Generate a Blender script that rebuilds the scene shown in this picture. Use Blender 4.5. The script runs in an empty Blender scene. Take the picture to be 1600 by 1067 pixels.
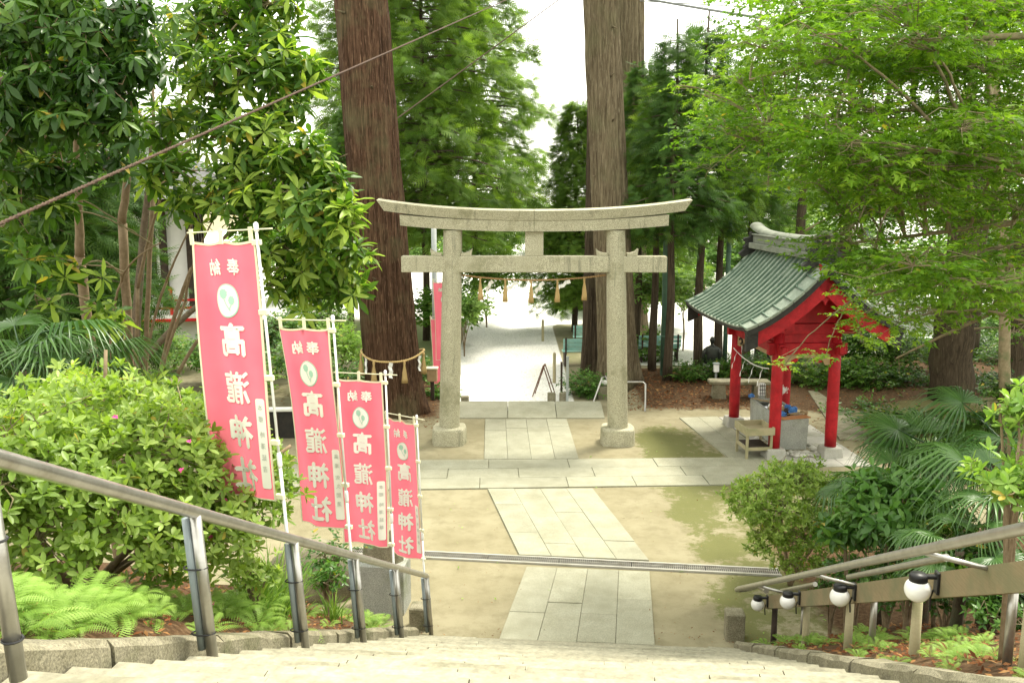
import bpy, bmesh, math, random
import numpy as np
from mathutils import Vector, Matrix
random.seed(7)
R = np.random.default_rng(11)
SC = bpy.context.scene
COL = SC.collection
rad = math.radians

# ------------------------------------------------------------------ camera, sky, sun, exposure
F_PX, PITCH, EYE = 1450.0, rad(9.4), 5.1
cam = bpy.data.cameras.new('camera'); cam.sensor_width = 36.0; cam.lens = 36.0 * F_PX / 1600.0
cam.clip_start = 0.05; cam.clip_end = 2000
cam_o = bpy.data.objects.new('camera', cam); COL.objects.link(cam_o)
cam_o.location = (0, 0, EYE); cam_o.rotation_euler = (math.pi / 2 - PITCH, 0, 0)
SC.camera = cam_o

SUN_EL, SUN_AZ = rad(60), rad(44)       # azimuth measured from +Y towards +X: from the right, a little beyond
W = bpy.data.worlds.new('World'); SC.world = W; W.use_nodes = True
wn = W.node_tree.nodes; wl = W.node_tree.links
bg = wn['Background']
sky = wn.new('ShaderNodeTexSky'); sky.sky_type = 'NISHITA'; sky.sun_disc = False
sky.sun_elevation = SUN_EL; sky.sun_rotation = SUN_AZ; sky.air_density = 1.2; sky.dust_density = 3.0
cloud = wn.new('ShaderNodeMix'); cloud.data_type = 'RGBA'
cloud.inputs[0].default_value = 0.78                     # bright even cloud over the clear sky
wl.new(sky.outputs[0], cloud.inputs[6]); cloud.inputs[7].default_value = (10.0, 9.8, 8.5, 1)
wl.new(cloud.outputs[2], bg.inputs[0]); bg.inputs[1].default_value = 0.10

sun = bpy.data.lights.new('sun', 'SUN'); sun.energy = 2.0; sun.angle = rad(14); sun.color = (1, .94, .80)
sun_o = bpy.data.objects.new('sun', sun); COL.objects.link(sun_o)
sd = Vector((math.sin(SUN_AZ) * math.cos(SUN_EL), math.cos(SUN_AZ) * math.cos(SUN_EL), math.sin(SUN_EL)))
sun_o.rotation_euler = (-sd).to_track_quat('-Z', 'Y').to_euler(); sun_o.location = sd * 60

vs = SC.view_settings; vs.view_transform = 'Standard'; vs.look = 'None'; vs.gamma = 1; vs.exposure = 1.76
vs.use_curve_mapping = False
SC.render.engine = 'CYCLES'
SC.cycles.use_denoising = True
SC.cycles.max_bounces = 8; SC.cycles.diffuse_bounces = 5; SC.cycles.transmission_bounces = 6
SC.cycles.transparent_max_bounces = 8; SC.cycles.caustics_reflective = False; SC.cycles.caustics_refractive = False

# ------------------------------------------------------------------ pixel -> world (distance always from ground or a known plane)
def ray(u, v):
    cx = (u - 800) / F_PX; cy = (v - 533.5) / F_PX
    return np.array([cx, math.cos(PITCH) - math.sin(PITCH) * cy, -math.sin(PITCH) - math.cos(PITCH) * cy])
def gp(u, v, z=0.0):
    d = ray(u, v); return np.array([0, 0, EYE]) + d * ((z - EYE) / d[2])
def aty(u, v, Y):
    d = ray(u, v); return np.array([0, 0, EYE]) + d * (Y / d[1])

# stair frame: l = lateral (right +), d = distance uphill from the foot
AZ = rad(5.0); S0 = np.array([.72, 9.9]); SS = np.array([math.sin(AZ), math.cos(AZ)]); SR = np.array([math.cos(AZ), -math.sin(AZ)])
SLOPE, RUN, NSTEP = .488, .3125, 24
TOPD = RUN * NSTEP; TOPZ = SLOPE * TOPD
def sp(l, d, dz=0.0):
    p = S0 + SR * l - SS * d
    return np.array([p[0], p[1], SLOPE * min(d, TOPD) + dz])
def stair_ld(x, y):
    q = np.array([x, y]) - S0
    return q @ SR, -(q @ SS)

# ------------------------------------------------------------------ materials
MATS = {}
def nmat(name):
    m = bpy.data.materials.new(name); m.use_nodes = True
    n = m.node_tree.nodes; l = m.node_tree.links
    b = n['Principled BSDF']
    MATS[name] = m
    return m, n, l, b
def noise(n, l, scale, detail=4, rough=.55, vec=None, dist=0.0):
    t = n.new('ShaderNodeTexNoise'); t.inputs['Scale'].default_value = scale; t.inputs['Detail'].default_value = detail
    t.inputs['Roughness'].default_value = rough; t.inputs['Distortion'].default_value = dist
    if vec is not None: l.new(vec, t.inputs['Vector'])
    return t.outputs['Fac']
def ramp(n, l, fac, stops):
    r = n.new('ShaderNodeValToRGB'); e = r.color_ramp.elements
    while len(e) < len(stops): e.new(.5)
    for k, (p, c) in enumerate(stops):
        e[k].position = p; e[k].color = (*c, 1) if len(c) == 3 else c
    l.new(fac, r.inputs[0]); return r.outputs[0]
def mixc(n, l, fac, a, b, mode='MIX'):
    m = n.new('ShaderNodeMix'); m.data_type = 'RGBA'; m.blend_type = mode
    for sock, val in ((m.inputs[0], fac), (m.inputs[6], a), (m.inputs[7], b)):
        if isinstance(val, (int, float)): sock.default_value = val
        elif isinstance(val, tuple): sock.default_value = (*val, 1) if len(val) == 3 else val
        else: l.new(val, sock)
    return m.outputs[2]
def mth(n, l, op, a, b=None, clamp=False):
    m = n.new('ShaderNodeMath'); m.operation = op; m.use_clamp = clamp
    for sock, val in ((m.inputs[0], a), (m.inputs[1], b)):
        if val is None: continue
        if isinstance(val, (int, float)): sock.default_value = val
        else: l.new(val, sock)
    return m.outputs[0]
def bump(n, l, b, h, strength=.3, dist=.02):
    bp = n.new('ShaderNodeBump'); bp.inputs['Strength'].default_value = strength; bp.inputs['Distance'].default_value = dist
    l.new(h, bp.inputs['Height']); l.new(bp.outputs[0], b.inputs['Normal'])
def objco(n, scale=None, l=None):
    t = n.new('ShaderNodeTexCoord'); o = t.outputs['Object']
    if scale:
        mp = n.new('ShaderNodeMapping'); mp.inputs['Scale'].default_value = scale; l.new(o, mp.inputs['Vector']); return mp.outputs[0]
    return o
def geopos(n, l, scale=None):
    t = n.new('ShaderNodeNewGeometry'); o = t.outputs['Position']
    if scale:
        mp = n.new('ShaderNodeMapping'); mp.inputs['Scale'].default_value = scale; l.new(o, mp.inputs['Vector']); return mp.outputs[0]
    return o
def mottled(name, c0, c1, scale=6, rough=.8, c2=None, bs=.3, speck=None, metallic=0, spec=.3, perobj=.0, bd=.01):
    """two-tone noise, optional fine speckle, optional third stain colour"""
    m, n, l, b = nmat(name)
    pos = geopos(n, l)
    c = mixc(n, l, ramp(n, l, noise(n, l, scale, 5, .6, pos), [(.35, (0,)*3), (.65, (1,)*3)]), c0, c1)
    if c2: c = mixc(n, l, ramp(n, l, noise(n, l, scale * .35, 6, .65, pos), [(.52, (0,)*3), (.68, (1,)*3)]), c, c2)
    if speck:
        sz, amt = speck
        f = noise(n, l, sz, 2, .7, pos)
        c = mixc(n, l, amt, c, ramp(n, l, f, [(.35, (.04,)*3), (.5, (.5,)*3), (.68, (1,)*3)]), 'OVERLAY')
    if perobj:
        oi = n.new('ShaderNodeObjectInfo')
        v = mth(n, l, 'ADD', mth(n, l, 'MULTIPLY', oi.outputs['Random'], perobj), 1 - perobj / 2)
        hs = n.new('ShaderNodeHueSaturation'); l.new(v, hs.inputs['Value']); l.new(c, hs.inputs['Color']); c = hs.outputs[0]
    l.new(c, b.inputs['Base Color']); b.inputs['Roughness'].default_value = rough; b.inputs['Metallic'].default_value = metallic
    b.inputs['Specular IOR Level'].default_value = spec
    if bs: bump(n, l, b, noise(n, l, scale * 9, 4, .65, pos), bs, bd)
    return m

def granite_mat():
    m, n, l, b = nmat('granite')
    pos = geopos(n, l)
    c = mixc(n, l, noise(n, l, 3, 5, .6, pos), (.36, .34, .235), (.43, .41, .30))
    c = mixc(n, l, .6, c, ramp(n, l, noise(n, l, 95, 2, .7, pos), [(.35, (.06,)*3), (.5, (.5,)*3), (.66, (1,)*3)]), 'OVERLAY')
    stain = noise(n, l, 1.5, 6, .68, pos)                     # lichen blotches
    c = mixc(n, l, ramp(n, l, stain, [(.54, (0,)*3), (.66, (.75,)*3)]), c, (.22, .215, .125))
    streak = noise(n, l, 2.0, 5, .7, geopos(n, l, (5, 5, .35)))   # rain streaks
    c = mixc(n, l, ramp(n, l, streak, [(.56, (0,)*3), (.70, (.7,)*3)]), c, (.15, .15, .105))
    spots = noise(n, l, 22, 4, .7, pos)
    c = mixc(n, l, ramp(n, l, spots, [(.64, (0,)*3), (.70, (.5,)*3)]), c, (.13, .14, .09))
    l.new(c, b.inputs['Base Color']); b.inputs['Roughness'].default_value = .88; b.inputs['Specular IOR Level'].default_value = .25
    bump(n, l, b, mth(n, l, 'ADD', noise(n, l, 60, 4, .65, pos), mth(n, l, 'MULTIPLY', stain, .8)), .5, .015)
granite_mat()
mottled('granite_grey', (.30, .31, .28), (.36, .37, .33), 5, .85, (.22, .24, .17), .3, (170, .5), perobj=.1)
mottled('paving', (.27, .265, .19), (.32, .315, .235), 3, .85, (.235, .23, .16), .25, (120, .3), perobj=.16)
mottled('step_stone', (.24, .226, .16), (.30, .287, .21), 3, .88, (.19, .18, .12), .3, (22, .18), perobj=.14)
mottled('kerb_stone', (.17, .155, .10), (.25, .23, .16), 6, .9, (.12, .12, .065), .5, (90, .4), perobj=.15)
mottled('concrete', (.36, .35, .31), (.43, .42, .37), 4, .9, (.27, .27, .2), .3, (120, .2))
mottled('steel', (.36, .35, .32), (.44, .43, .40), 12, .32, (.28, .26, .22), .05, None, metallic=.85, spec=.5)
mottled('grate_steel', (.28, .27, .24), (.36, .35, .30), 14, .5, (.2, .18, .14), .05, None, metallic=.6)
mottled('pvc_grey', (.20, .24, .25), (.24, .28, .29), 8, .45, None, .02)
mottled('black_plastic', (.012, .012, .013), (.022, .022, .022), 9, .42, None, .02)
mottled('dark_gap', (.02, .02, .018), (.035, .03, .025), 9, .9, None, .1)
mottled('white_pole', (.78, .79, .76), (.82, .83, .80), 5, .35, None, .02)
mottled('white_paint', (.72, .72, .68), (.80, .80, .76), 2, .7, (.66, .66, .6), .05)
mottled('cream_cloth', (.70, .68, .46), (.74, .72, .52), 9, .85, None, .1)
mottled('red_lacquer', (.33, .006, .012), (.41, .012, .018), 5, .55, (.24, .008, .012), .12, (14, .18), spec=.3)
mottled('red_rail', (.48, .012, .016), (.54, .02, .022), 7, .5, None, .03)
mottled('dark_timber', (.035, .025, .018), (.06, .042, .03), 9, .75, None, .1)
mottled('black_trim', (.018, .018, .016), (.035, .034, .03), 12, .6, None, .1)
mottled('tan_timber', (.34, .24, .13), (.42, .30, .17), 10, .75, None, .1)
mottled('orange_board', (.36, .15, .05), (.44, .19, .07), 10, .7, None, .08)
mottled('bronze', (.030, .032, .028), (.055, .058, .05), 9, .45, (.06, .07, .055), .1, None, metallic=.6)
mottled('green_pole', (.06, .12, .08), (.08, .15, .10), 5, .5, None, .03)
mottled('grey_pole', (.30, .33, .32), (.37, .40, .38), 5, .5, None, .03)
mottled('teal_paint', (.24, .48, .42), (.30, .54, .48), 8, .6, (.36, .52, .46), .1)
mottled('straw', (.52, .36, .15), (.62, .45, .21), 30, .9, None, .4)
mottled('rope_brown', (.055, .034, .024), (.095, .06, .04), 40, .85, None, .3)
mottled('hemp_rope', (.36, .22, .10), (.46, .30, .15), 40, .9, None, .3)
mottled('paper', (.82, .82, .79), (.86, .86, .83), 6, .8, None, .05)
mottled('pebble', (.36, .35, .30), (.55, .54, .48), 7, .8, (.25, .25, .2), .2)
mottled('blue_petal', (.05, .19, .52), (.14, .33, .70), 60, .7, None, .2)
mottled('white_petal', (.75, .72, .68), (.82, .8, .76), 60, .7, None, .2)
mottled('pink_petal', (.55, .04, .22), (.66, .08, .30), 60, .7, None, .1)
mottled('rust_metal', (.10, .045, .025), (.15, .07, .04), 14, .7, None, .1)
mottled('bark_thin', (.075, .055, .035), (.13, .10, .065), 20, .9, (.10, .11, .06), .6, None, bd=.02)
mottled('twig', (.17, .125, .07), (.24, .18, .11), 20, .9, None, .4)
mottled('branch_pale', (.20, .16, .09), (.28, .23, .14), 16, .9, (.14, .15, .07), .4)
mottled('dead_leaf', (.20, .085, .035), (.33, .17, .07), 25, .9, None, .2, perobj=.3)
mottled('cable_grey', (.16, .17, .17), (.2, .21, .21), 8, .5, None, 0)
mottled('house_wall', (.66, .66, .62), (.72, .72, .68), 1, .85, None, .05)
mottled('roof_grey', (.12, .12, .125), (.17, .17, .17), 3, .7, None, .2)

def timber(name, c0, c1, stain, rough=.8, ax=(1, 14, 14)):
    m, n, l, b = nmat(name)
    co = objco(n, (2, 2, 2), l); oi = n.new('ShaderNodeObjectInfo')
    mp = n.new('ShaderNodeMapping'); l.new(co, mp.inputs['Vector']); l.new(oi.outputs['Random'], mp.inputs['Location'])
    mp.inputs['Scale'].default_value = ax
    g = noise(n, l, 3, 6, .65, mp.outputs[0], .4)
    c = mixc(n, l, g, c0, c1)
    c = mixc(n, l, ramp(n, l, noise(n, l, 1.6, 5, .6, co), [(.45, (0,)*3), (.7, (1,)*3)]), c, stain)
    l.new(c, b.inputs['Base Color']); b.inputs['Roughness'].default_value = rough
    bump(n, l, b, g, .3, .005)
    return m
timber('old_timber', (.30, .26, .15), (.42, .37, .23), (.24, .24, .12))
timber('beam_timber', (.15, .115, .055), (.31, .245, .14), (.15, .15, .075), .85, (16, .9, 16))

def copper_roof():
    m, n, l, b = nmat('copper_patina')
    pos = geopos(n, l)
    c = mixc(n, l, noise(n, l, 2.2, 6, .65, pos), (.175, .215, .17), (.26, .305, .245))
    c = mixc(n, l, ramp(n, l, noise(n, l, 9, 6, .7, pos), [(.5, (0,)*3), (.72, (1,)*3)]), c, (.36, .41, .34))
    st = noise(n, l, 4, 5, .6, geopos(n, l, (6, .8, .8)))
    c = mixc(n, l, ramp(n, l, st, [(.55, (0,)*3), (.75, (.7,)*3)]), c, (.12, .15, .12))
    oi = n.new('ShaderNodeObjectInfo')
    hs = n.new('ShaderNodeHueSaturation'); l.new(c, hs.inputs['Color'])
    l.new(mth(n, l, 'ADD', mth(n, l, 'MULTIPLY', oi.outputs['Random'], .22), .89), hs.inputs['Value'])
    l.new(hs.outputs[0], b.inputs['Base Color']); b.inputs['Roughness'].default_value = .55; b.inputs['Metallic'].default_value = .15
    bump(n, l, b, noise(n, l, 14, 4, .6, pos), .15, .01)
copper_roof()
mottled('copper_ridge', (.15, .165, .13), (.21, .225, .18), 5, .6, (.11, .12, .09), .2)
mottled('copper_seam', (.08, .13, .095), (.13, .19, .14), 6, .5, (.2, .26, .2), .1)

def cloth_mat(name, c0, c1, trans=.35):
    m, n, l, b = nmat(name)
    pos = objco(n)
    sep = n.new('ShaderNodeSeparateXYZ'); l.new(pos, sep.inputs[0])
    c = mixc(n, l, noise(n, l, 2.2, 3, .5, pos), c0, c1)
    weave = noise(n, l, 260, 1, .5, pos)
    l.new(c, b.inputs['Base Color']); b.inputs['Roughness'].default_value = .8; b.inputs['Specular IOR Level'].default_value = .15
    bump(n, l, b, weave, .15, .002)
    tr = n.new('ShaderNodeBsdfTranslucent'); l.new(c, tr.inputs[0])
    ms = n.new('ShaderNodeMixShader'); ms.inputs[0].default_value = trans
    l.new(b.outputs[0], ms.inputs[1]); l.new(tr.outputs[0], ms.inputs[2]); l.new(ms.outputs[0], n['Material Output'].inputs['Surface'])
cloth_mat('banner_red', (.68, .105, .17), (.80, .23, .285), .52)
cloth_mat('banner_print', (.84, .82, .72), (.86, .85, .76), .0)
cloth_mat('banner_green', (.34, .58, .44), (.42, .64, .50), .0)
cloth_mat('banner_ink', (.40, .42, .38), (.48, .50, .44))

def leaf_mat(name, c0, c1, c2, trans=.4, rough=.42, spec=.35, tcol=None):
    """c0..c2 vary from leaf to leaf through the 'tint' attribute; thin leaf passes some light"""
    m, n, l, b = nmat(name)
    at = n.new('ShaderNodeAttribute'); at.attribute_name = 'tint'
    c = ramp(n, l, at.outputs['Fac'], [(.0, c0), (.55, c1), (.955, c2), (1.0, (.42, .34, .06))])
    l.new(c, b.inputs['Base Color']); b.inputs['Roughness'].default_value = rough; b.inputs['Specular IOR Level'].default_value = spec
    tr = n.new('ShaderNodeBsdfTranslucent')
    tc = mixc(n, l, 1.0, c, tcol or (1.25, 1.3, .55), 'MULTIPLY'); l.new(tc, tr.inputs[0])
    ms = n.new('ShaderNodeMixShader'); ms.inputs[0].default_value = trans
    l.new(b.outputs[0], ms.inputs[1]); l.new(tr.outputs[0], ms.inputs[2]); l.new(ms.outputs[0], n['Material Output'].inputs['Surface'])
leaf_mat('leaf_azalea', (.13, .22, .03), (.23, .345, .06), (.37, .49, .13), .45, .42)
leaf_mat('leaf_whorl', (.04, .105, .012), (.085, .175, .02), (.31, .43, .075), .48, .38, .25)
leaf_mat('leaf_dark', (.022, .062, .009), (.045, .11, .014), (.11, .20, .03), .40, .36, .3)
leaf_mat('leaf_maple', (.085, .185, .016), (.155, .29, .026), (.26, .40, .045), .55, .5, .2)
leaf_mat('leaf_broad', (.05, .13, .018), (.09, .19, .028), (.15, .27, .045), .45, .45, .25)
leaf_mat('leaf_conifer', (.085, .165, .03), (.145, .245, .042), (.23, .34, .07), .48, .55, .2)
leaf_mat('leaf_conifer_dark', (.045, .105, .022), (.07, .145, .028), (.115, .20, .04), .40, .55, .2)
leaf_mat('leaf_fern', (.17, .30, .05), (.25, .40, .075), (.33, .48, .12), .42, .5, .2)
leaf_mat('leaf_palm', (.03, .09, .022), (.055, .13, .03), (.10, .20, .05), .3, .32, .45)
leaf_mat('leaf_shrub', (.045, .12, .022), (.08, .19, .03), (.14, .28, .05), .35, .38, .4)
leaf_mat('leaf_lime', (.15, .28, .05), (.22, .36, .07), (.32, .46, .12), .45, .4, .3)
leaf_mat('leaf_far', (.10, .20, .05), (.17, .29, .08), (.26, .38, .12), .45, .55, .2)
leaf_mat('leaf_grass', (.12, .24, .04), (.19, .33, .06), (.28, .42, .09), .4, .45, .2)
leaf_mat('leaf_litter', (.10, .038, .016), (.19, .075, .03), (.30, .17, .07), .1, .9, .1, (1, .8, .5))
leaf_mat('needle_tassel', (.42, .29, .12), (.54, .39, .18), (.66, .50, .26), .2, .85, .1, (1, .9, .6))

def bark(name, c0, c1, c2, vs=(9, 9, .55), strip=1.0):
    m, n, l, b = nmat(name)
    co = objco(n, vs, l)
    a = noise(n, l, 1.9, 8, .74, co, .6)
    f = noise(n, l, 6.5, 4, .6, co, .3)
    c = mixc(n, l, ramp(n, l, a, [(.40, (0,)*3), (.60, (1,)*3)]), c0, c1)
    c = mixc(n, l, ramp(n, l, f, [(.55, (0,)*3), (.68, (.85,)*3)]), c, c2)
    moss = noise(n, l, .9, 4, .6, objco(n))
    c = mixc(n, l, ramp(n, l, moss, [(.52, (0,)*3), (.74, (.55,)*3)]), c, (.15, .15, .075))
    l.new(c, b.inputs['Base Color']); b.inputs['Roughness'].default_value = .92; b.inputs['Specular IOR Level'].default_value = .15
    h = mth(n, l, 'ADD', a, mth(n, l, 'MULTIPLY', f, .5))
    bump(n, l, b, h, .9 * strip, .05)
bark('bark_cedar', (.030, .015, .008), (.115, .064, .038), (.25, .155, .095))
bark('bark_cedar_grey', (.08, .06, .036), (.20, .16, .10), (.31, .265, .175))
bark('bark_cedar_dark', (.045, .034, .022), (.10, .075, .05), (.15, .12, .08))

def glass_globe():
    m, n, l, b = nmat('opal_glass')
    b.inputs['Base Color'].default_value = (.83, .83, .80, 1); b.inputs['Roughness'].default_value = .12
    b.inputs['Subsurface Weight'].default_value = .2; b.inputs['Subsurface Radius'].default_value = (.02, .02, .02)
glass_globe()
def water_mat():
    m, n, l, b = nmat('basin_water')
    b.inputs['Base Color'].default_value = (.02, .03, .025, 1); b.inputs['Roughness'].default_value = .04
water_mat()
def window_mat():
    m, n, l, b = nmat('window_glass')
    b.inputs['Base Color'].default_value = (.05, .06, .06, 1); b.inputs['Roughness'].default_value = .08
window_mat()

# ------------------------------------------------------------------ object helpers
def obj(name, mesh, mat=None, parent=None, smooth=False):
    o = bpy.data.objects.new(name, mesh); COL.objects.link(o)
    if mat and len(mesh.materials) == 0: mesh.materials.append(MATS[mat])
    if parent is not None: o.parent = parent
    if smooth: mesh.polygons.foreach_set('use_smooth', [True] * len(mesh.polygons))
    return o
def tag(o, label=None, cat=None, group=None, kind=None):
    if label: o['label'] = label
    if cat: o['category'] = cat
    if group: o['group'] = group
    if kind: o['kind'] = kind
    return o
def thing(name, label, cat, loc=(0, 0, 0), rz=0.0, group=None):
    o = bpy.data.objects.new(name, None); COL.objects.link(o); o.empty_display_size = .1
    o.location = Vector(tuple(float(c) for c in loc)); o.rotation_euler = (0, 0, rz)
    return tag(o, label, cat, group)
def dup(root, loc, rz=0.0, scale=1.0, label=None):
    def cp(o, par):
        c = o.copy(); COL.objects.link(c); c.parent = par
        for ch in list(o.children): cp(ch, c)
        return c
    r = cp(root, None); r.location = Vector(tuple(float(c) for c in loc)); r.rotation_euler = (0, 0, rz)
    r.scale = (scale,) * 3 if isinstance(scale, (int, float)) else scale
    if label: r['label'] = label
    return r

class MB:
    def __init__(s): s.v = []; s.f = []
    def add(s, verts, faces):
        k = len(s.v); s.v += [tuple(float(c) for c in p) for p in verts]; s.f += [tuple(i + k for i in f) for f in faces]; return s
    def box(s, c, size, rot=None, bev=0.0, taper=1.0):
        x, y, z = [q / 2 for q in size]; M = Matrix(rot).to_3x3() if rot is not None else None
        if bev <= 0:
            P = [(-x, -y, -z), (x, -y, -z), (x, y, -z), (-x, y, -z), (-x * taper, -y * taper, z), (x * taper, -y * taper, z), (x * taper, y * taper, z), (-x * taper, y * taper, z)]
            Fc = [(3, 2, 1, 0), (4, 5, 6, 7), (0, 1, 5, 4), (1, 2, 6, 5), (2, 3, 7, 6), (3, 0, 4, 7)]
        else:
            b = min(bev, x * .49, y * .49, z * .49); P = []
            for zz, k in ((-z, 1), (-z + b, 0), (z - b, 0), (z, 1)):
                tt = 1 if zz < 0 else taper
                xa, ya = (x - b * k) * tt, (y - b * k) * tt; cb = b * .8
                P += [(-xa + cb, -ya, zz), (xa - cb, -ya, zz), (xa, -ya + cb, zz), (xa, ya - cb, zz), (xa - cb, ya, zz), (-xa + cb, ya, zz), (-xa, ya - cb, zz), (-xa, -ya + cb, zz)]
            Fc = [tuple(range(7, -1, -1)), tuple(range(24, 32))]
            for r in range(3):
                for i in range(8):
                    j = (i + 1) % 8; Fc.append((r * 8 + i, r * 8 + j, r * 8 + 8 + j, r * 8 + 8 + i))
        if M: P = [M @ Vector(p) for p in P]
        return s.add([(p[0] + c[0], p[1] + c[1], p[2] + c[2]) for p in P], Fc)
    def tube(s, pts, rr, seg=8, caps=True, twist=None):
        pts = [Vector(tuple(float(c) for c in p)) for p in pts]
        if isinstance(rr, (int, float)): rr = [rr] * len(pts)
        ref = Vector((0, 0, 1)); rows = []; N = None
        for i, p in enumerate(pts):
            t = (pts[min(i + 1, len(pts) - 1)] - pts[max(i - 1, 0)])
            t = t.normalized() if t.length > 1e-9 else Vector((0, 0, 1))
            if N is None:
                N = t.cross(ref if abs(t.z) < .9 else Vector((1, 0, 0))).normalized()
            else:
                N = (N - t * N.dot(t)).normalized()
            B = t.cross(N)
            rows.append([p + (N * math.cos(a) + B * math.sin(a)) * rr[i] for a in [2 * math.pi * k / seg for k in range(seg)]])
        V = [q for row in rows for q in row]; Fc = []
        for i in range(len(pts) - 1):
            for k in range(seg):
                k2 = (k + 1) % seg; Fc.append((i * seg + k, i * seg + k2, i * seg + seg + k2, i * seg + seg + k))
        if caps: Fc += [tuple(range(seg - 1, -1, -1)), tuple(range((len(pts) - 1) * seg, len(pts) * seg))]
        return s.add(V, Fc)
    def lathe(s, prof, seg=16, c=(0, 0, 0)):
        V = []; Fc = []
        for r, z in prof: V += [(c[0] + r * math.cos(2 * math.pi * k / seg), c[1] + r * math.sin(2 * math.pi * k / seg), c[2] + z) for k in range(seg)]
        for i in range(len(prof) - 1):
            for k in range(seg):
                k2 = (k + 1) % seg; Fc.append((i * seg + k, i * seg + k2, i * seg + seg + k2, i * seg + seg + k))
        Fc += [tuple(range(seg - 1, -1, -1)), tuple(range((len(prof) - 1) * seg, len(prof) * seg))]
        return s.add(V, Fc)
    def prism(s, poly, a, b, axis='y'):
        """extrude a 2-D outline; axis 'y': outline in xz, 'x': in yz, 'z': in xy"""
        def m(p, t): return {'y': (p[0], t, p[1]), 'x': (t, p[0], p[1]), 'z': (p[0], p[1], t)}[axis]
        k = len(poly); V = [m(p, a) for p in poly] + [m(p, b) for p in poly]
        Fc = [tuple(range(k)), tuple(range(2 * k - 1, k - 1, -1))] + [(i, k + i, k + (i + 1) % k, (i + 1) % k) for i in range(k)]
        return s.add(V, Fc)
    def loft(s, rows, closed=True, caps=True):
        k = len(rows[0]); V = [p for r in rows for p in r]; Fc = []
        for i in range(len(rows) - 1):
            for j in range(k if closed else k - 1):
                j2 = (j + 1) % k; Fc.append((i * k + j, i * k + j2, i * k + k + j2, i * k + k + j))
        if caps: Fc += [tuple(range(k - 1, -1, -1)), tuple(range((len(rows) - 1) * k, len(rows) * k))]
        return s.add(V, Fc)
    def mesh(s, name='mesh'):
        m = bpy.data.meshes.new(name); m.from_pydata(s.v, [], s.f)
        bm = bmesh.new(); bm.from_mesh(m); bmesh.ops.recalc_face_normals(bm, faces=bm.faces); bm.to_mesh(m); bm.free()
        m.update(); return m
    def build(s, name, mat, parent=None, smooth=False):
        m = s.mesh(name); m.materials.append(MATS[mat])
        return obj(name, m, None, parent, smooth)
def autosmooth(o, ang=40):
    me = o.data; me.polygons.foreach_set('use_smooth', [True] * len(me.polygons))
    try: me.set_sharp_from_angle(angle=rad(ang))
    except Exception: pass
    return o
UNIT = {}
def unit_box(mat, bev=.02):
    if mat not in UNIT:
        m = MB().box((0, 0, 0), (1, 1, 1), None, bev).mesh('block'); m.materials.append(MATS[mat]); UNIT[mat] = m
    return UNIT[mat]
def bbox_mesh(size, mat, bev): 
    m = MB().box((0, 0, 0), size, None, bev).mesh('block'); m.materials.append(MATS[mat]); return m

def raw_mesh(name, V, T, mat, tint=None):
    """fast mesh from numpy vertices (n,3) and triangles (m,3)"""
    me = bpy.data.meshes.new(name); V = np.asarray(V, np.float32); T = np.asarray(T, np.int32)
    me.vertices.add(len(V)); me.vertices.foreach_set('co', V.ravel())
    me.loops.add(T.size); me.loops.foreach_set('vertex_index', T.ravel())
    me.polygons.add(len(T)); me.polygons.foreach_set('loop_start', np.arange(0, T.size, 3, dtype=np.int32))
    try: me.polygons.foreach_set('loop_total', np.full(len(T), 3, np.int32))
    except Exception: pass
    me.materials.append(MATS[mat])
    if tint is not None:
        a = me.attributes.new('tint', 'FLOAT', 'POINT'); a.data.foreach_set('value', np.asarray(tint, np.float32))
    me.update(calc_edges=True); return me
def unit(a): return a / np.maximum(np.linalg.norm(a, axis=-1, keepdims=True), 1e-9)

# leaf outlines: (along, across, lift) in units of (length, width, length)
TPL = {
    'oval': (np.array([(0, 0, 0), (.38, -.5, .035), (.42, 0, -.02), (.38, .5, .035), (1, 0, -.10)]), [(0, 1, 2), (0, 2, 3), (1, 4, 2), (2, 4, 3)]),
    'long': (np.array([(0, 0, 0), (.18, -.22, .02), (.18, .22, .02), (.55, -.5, .02), (.57, 0, -.02), (.55, .5, .02), (.85, -.3, -.05), (.85, .3, -.05), (1, 0, -.13)]),
             [(0, 1, 4), (0, 4, 2), (1, 3, 4), (2, 4, 5), (3, 6, 4), (4, 7, 5), (4, 6, 8), (4, 8, 7)]),
    'round': (np.array([(0, 0, 0), (.22, -.33, .02), (.22, .33, .02), (.55, -.5, .03), (.55, 0, -.03), (.55, .5, .03), (.84, -.33, 0), (.84, .33, 0), (1, 0, -.06)]),
             [(0, 1, 4), (0, 4, 2), (1, 3, 4), (2, 4, 5), (3, 6, 4), (4, 7, 5), (4, 6, 8), (4, 8, 7)]),
    'kite': (np.array([(0, 0, 0), (.45, -.5, .03), (.45, .5, .03), (1, 0, -.08)]), [(0, 1, 2), (1, 3, 2)]),
    'blade': (np.array([(0, -.5, 0), (0, .5, 0), (.35, -.5, .10), (.35, .5, .10), (.7, -.35, .06), (.7, .35, .06), (1, 0, -.12)]), [(0, 2, 1), (1, 2, 3), (2, 4, 3), (3, 4, 5), (4, 6, 5)]),
}
def _spray():
    V = [(0, 0, 0)]; T = []
    for i in range(6):
        x = .10 + .145 * i; w = (.5, .62, .58, .46, .32, .17)[i]
        for s in (-1, 1):
            k = len(V)
            V += [(x - .045, 0, 0), (x + .07, s * .02, -.01), (x + .20, s * w, -.05)]
            T += [(k, k + 1, k + 2)]
    k = len(V); V += [(0, -.015, 0), (0, .015, 0), (1.05, 0, -.10)]; T += [(k, k + 2, k + 1)]
    return np.array(V), T
TPL['spray'] = _spray()
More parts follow.
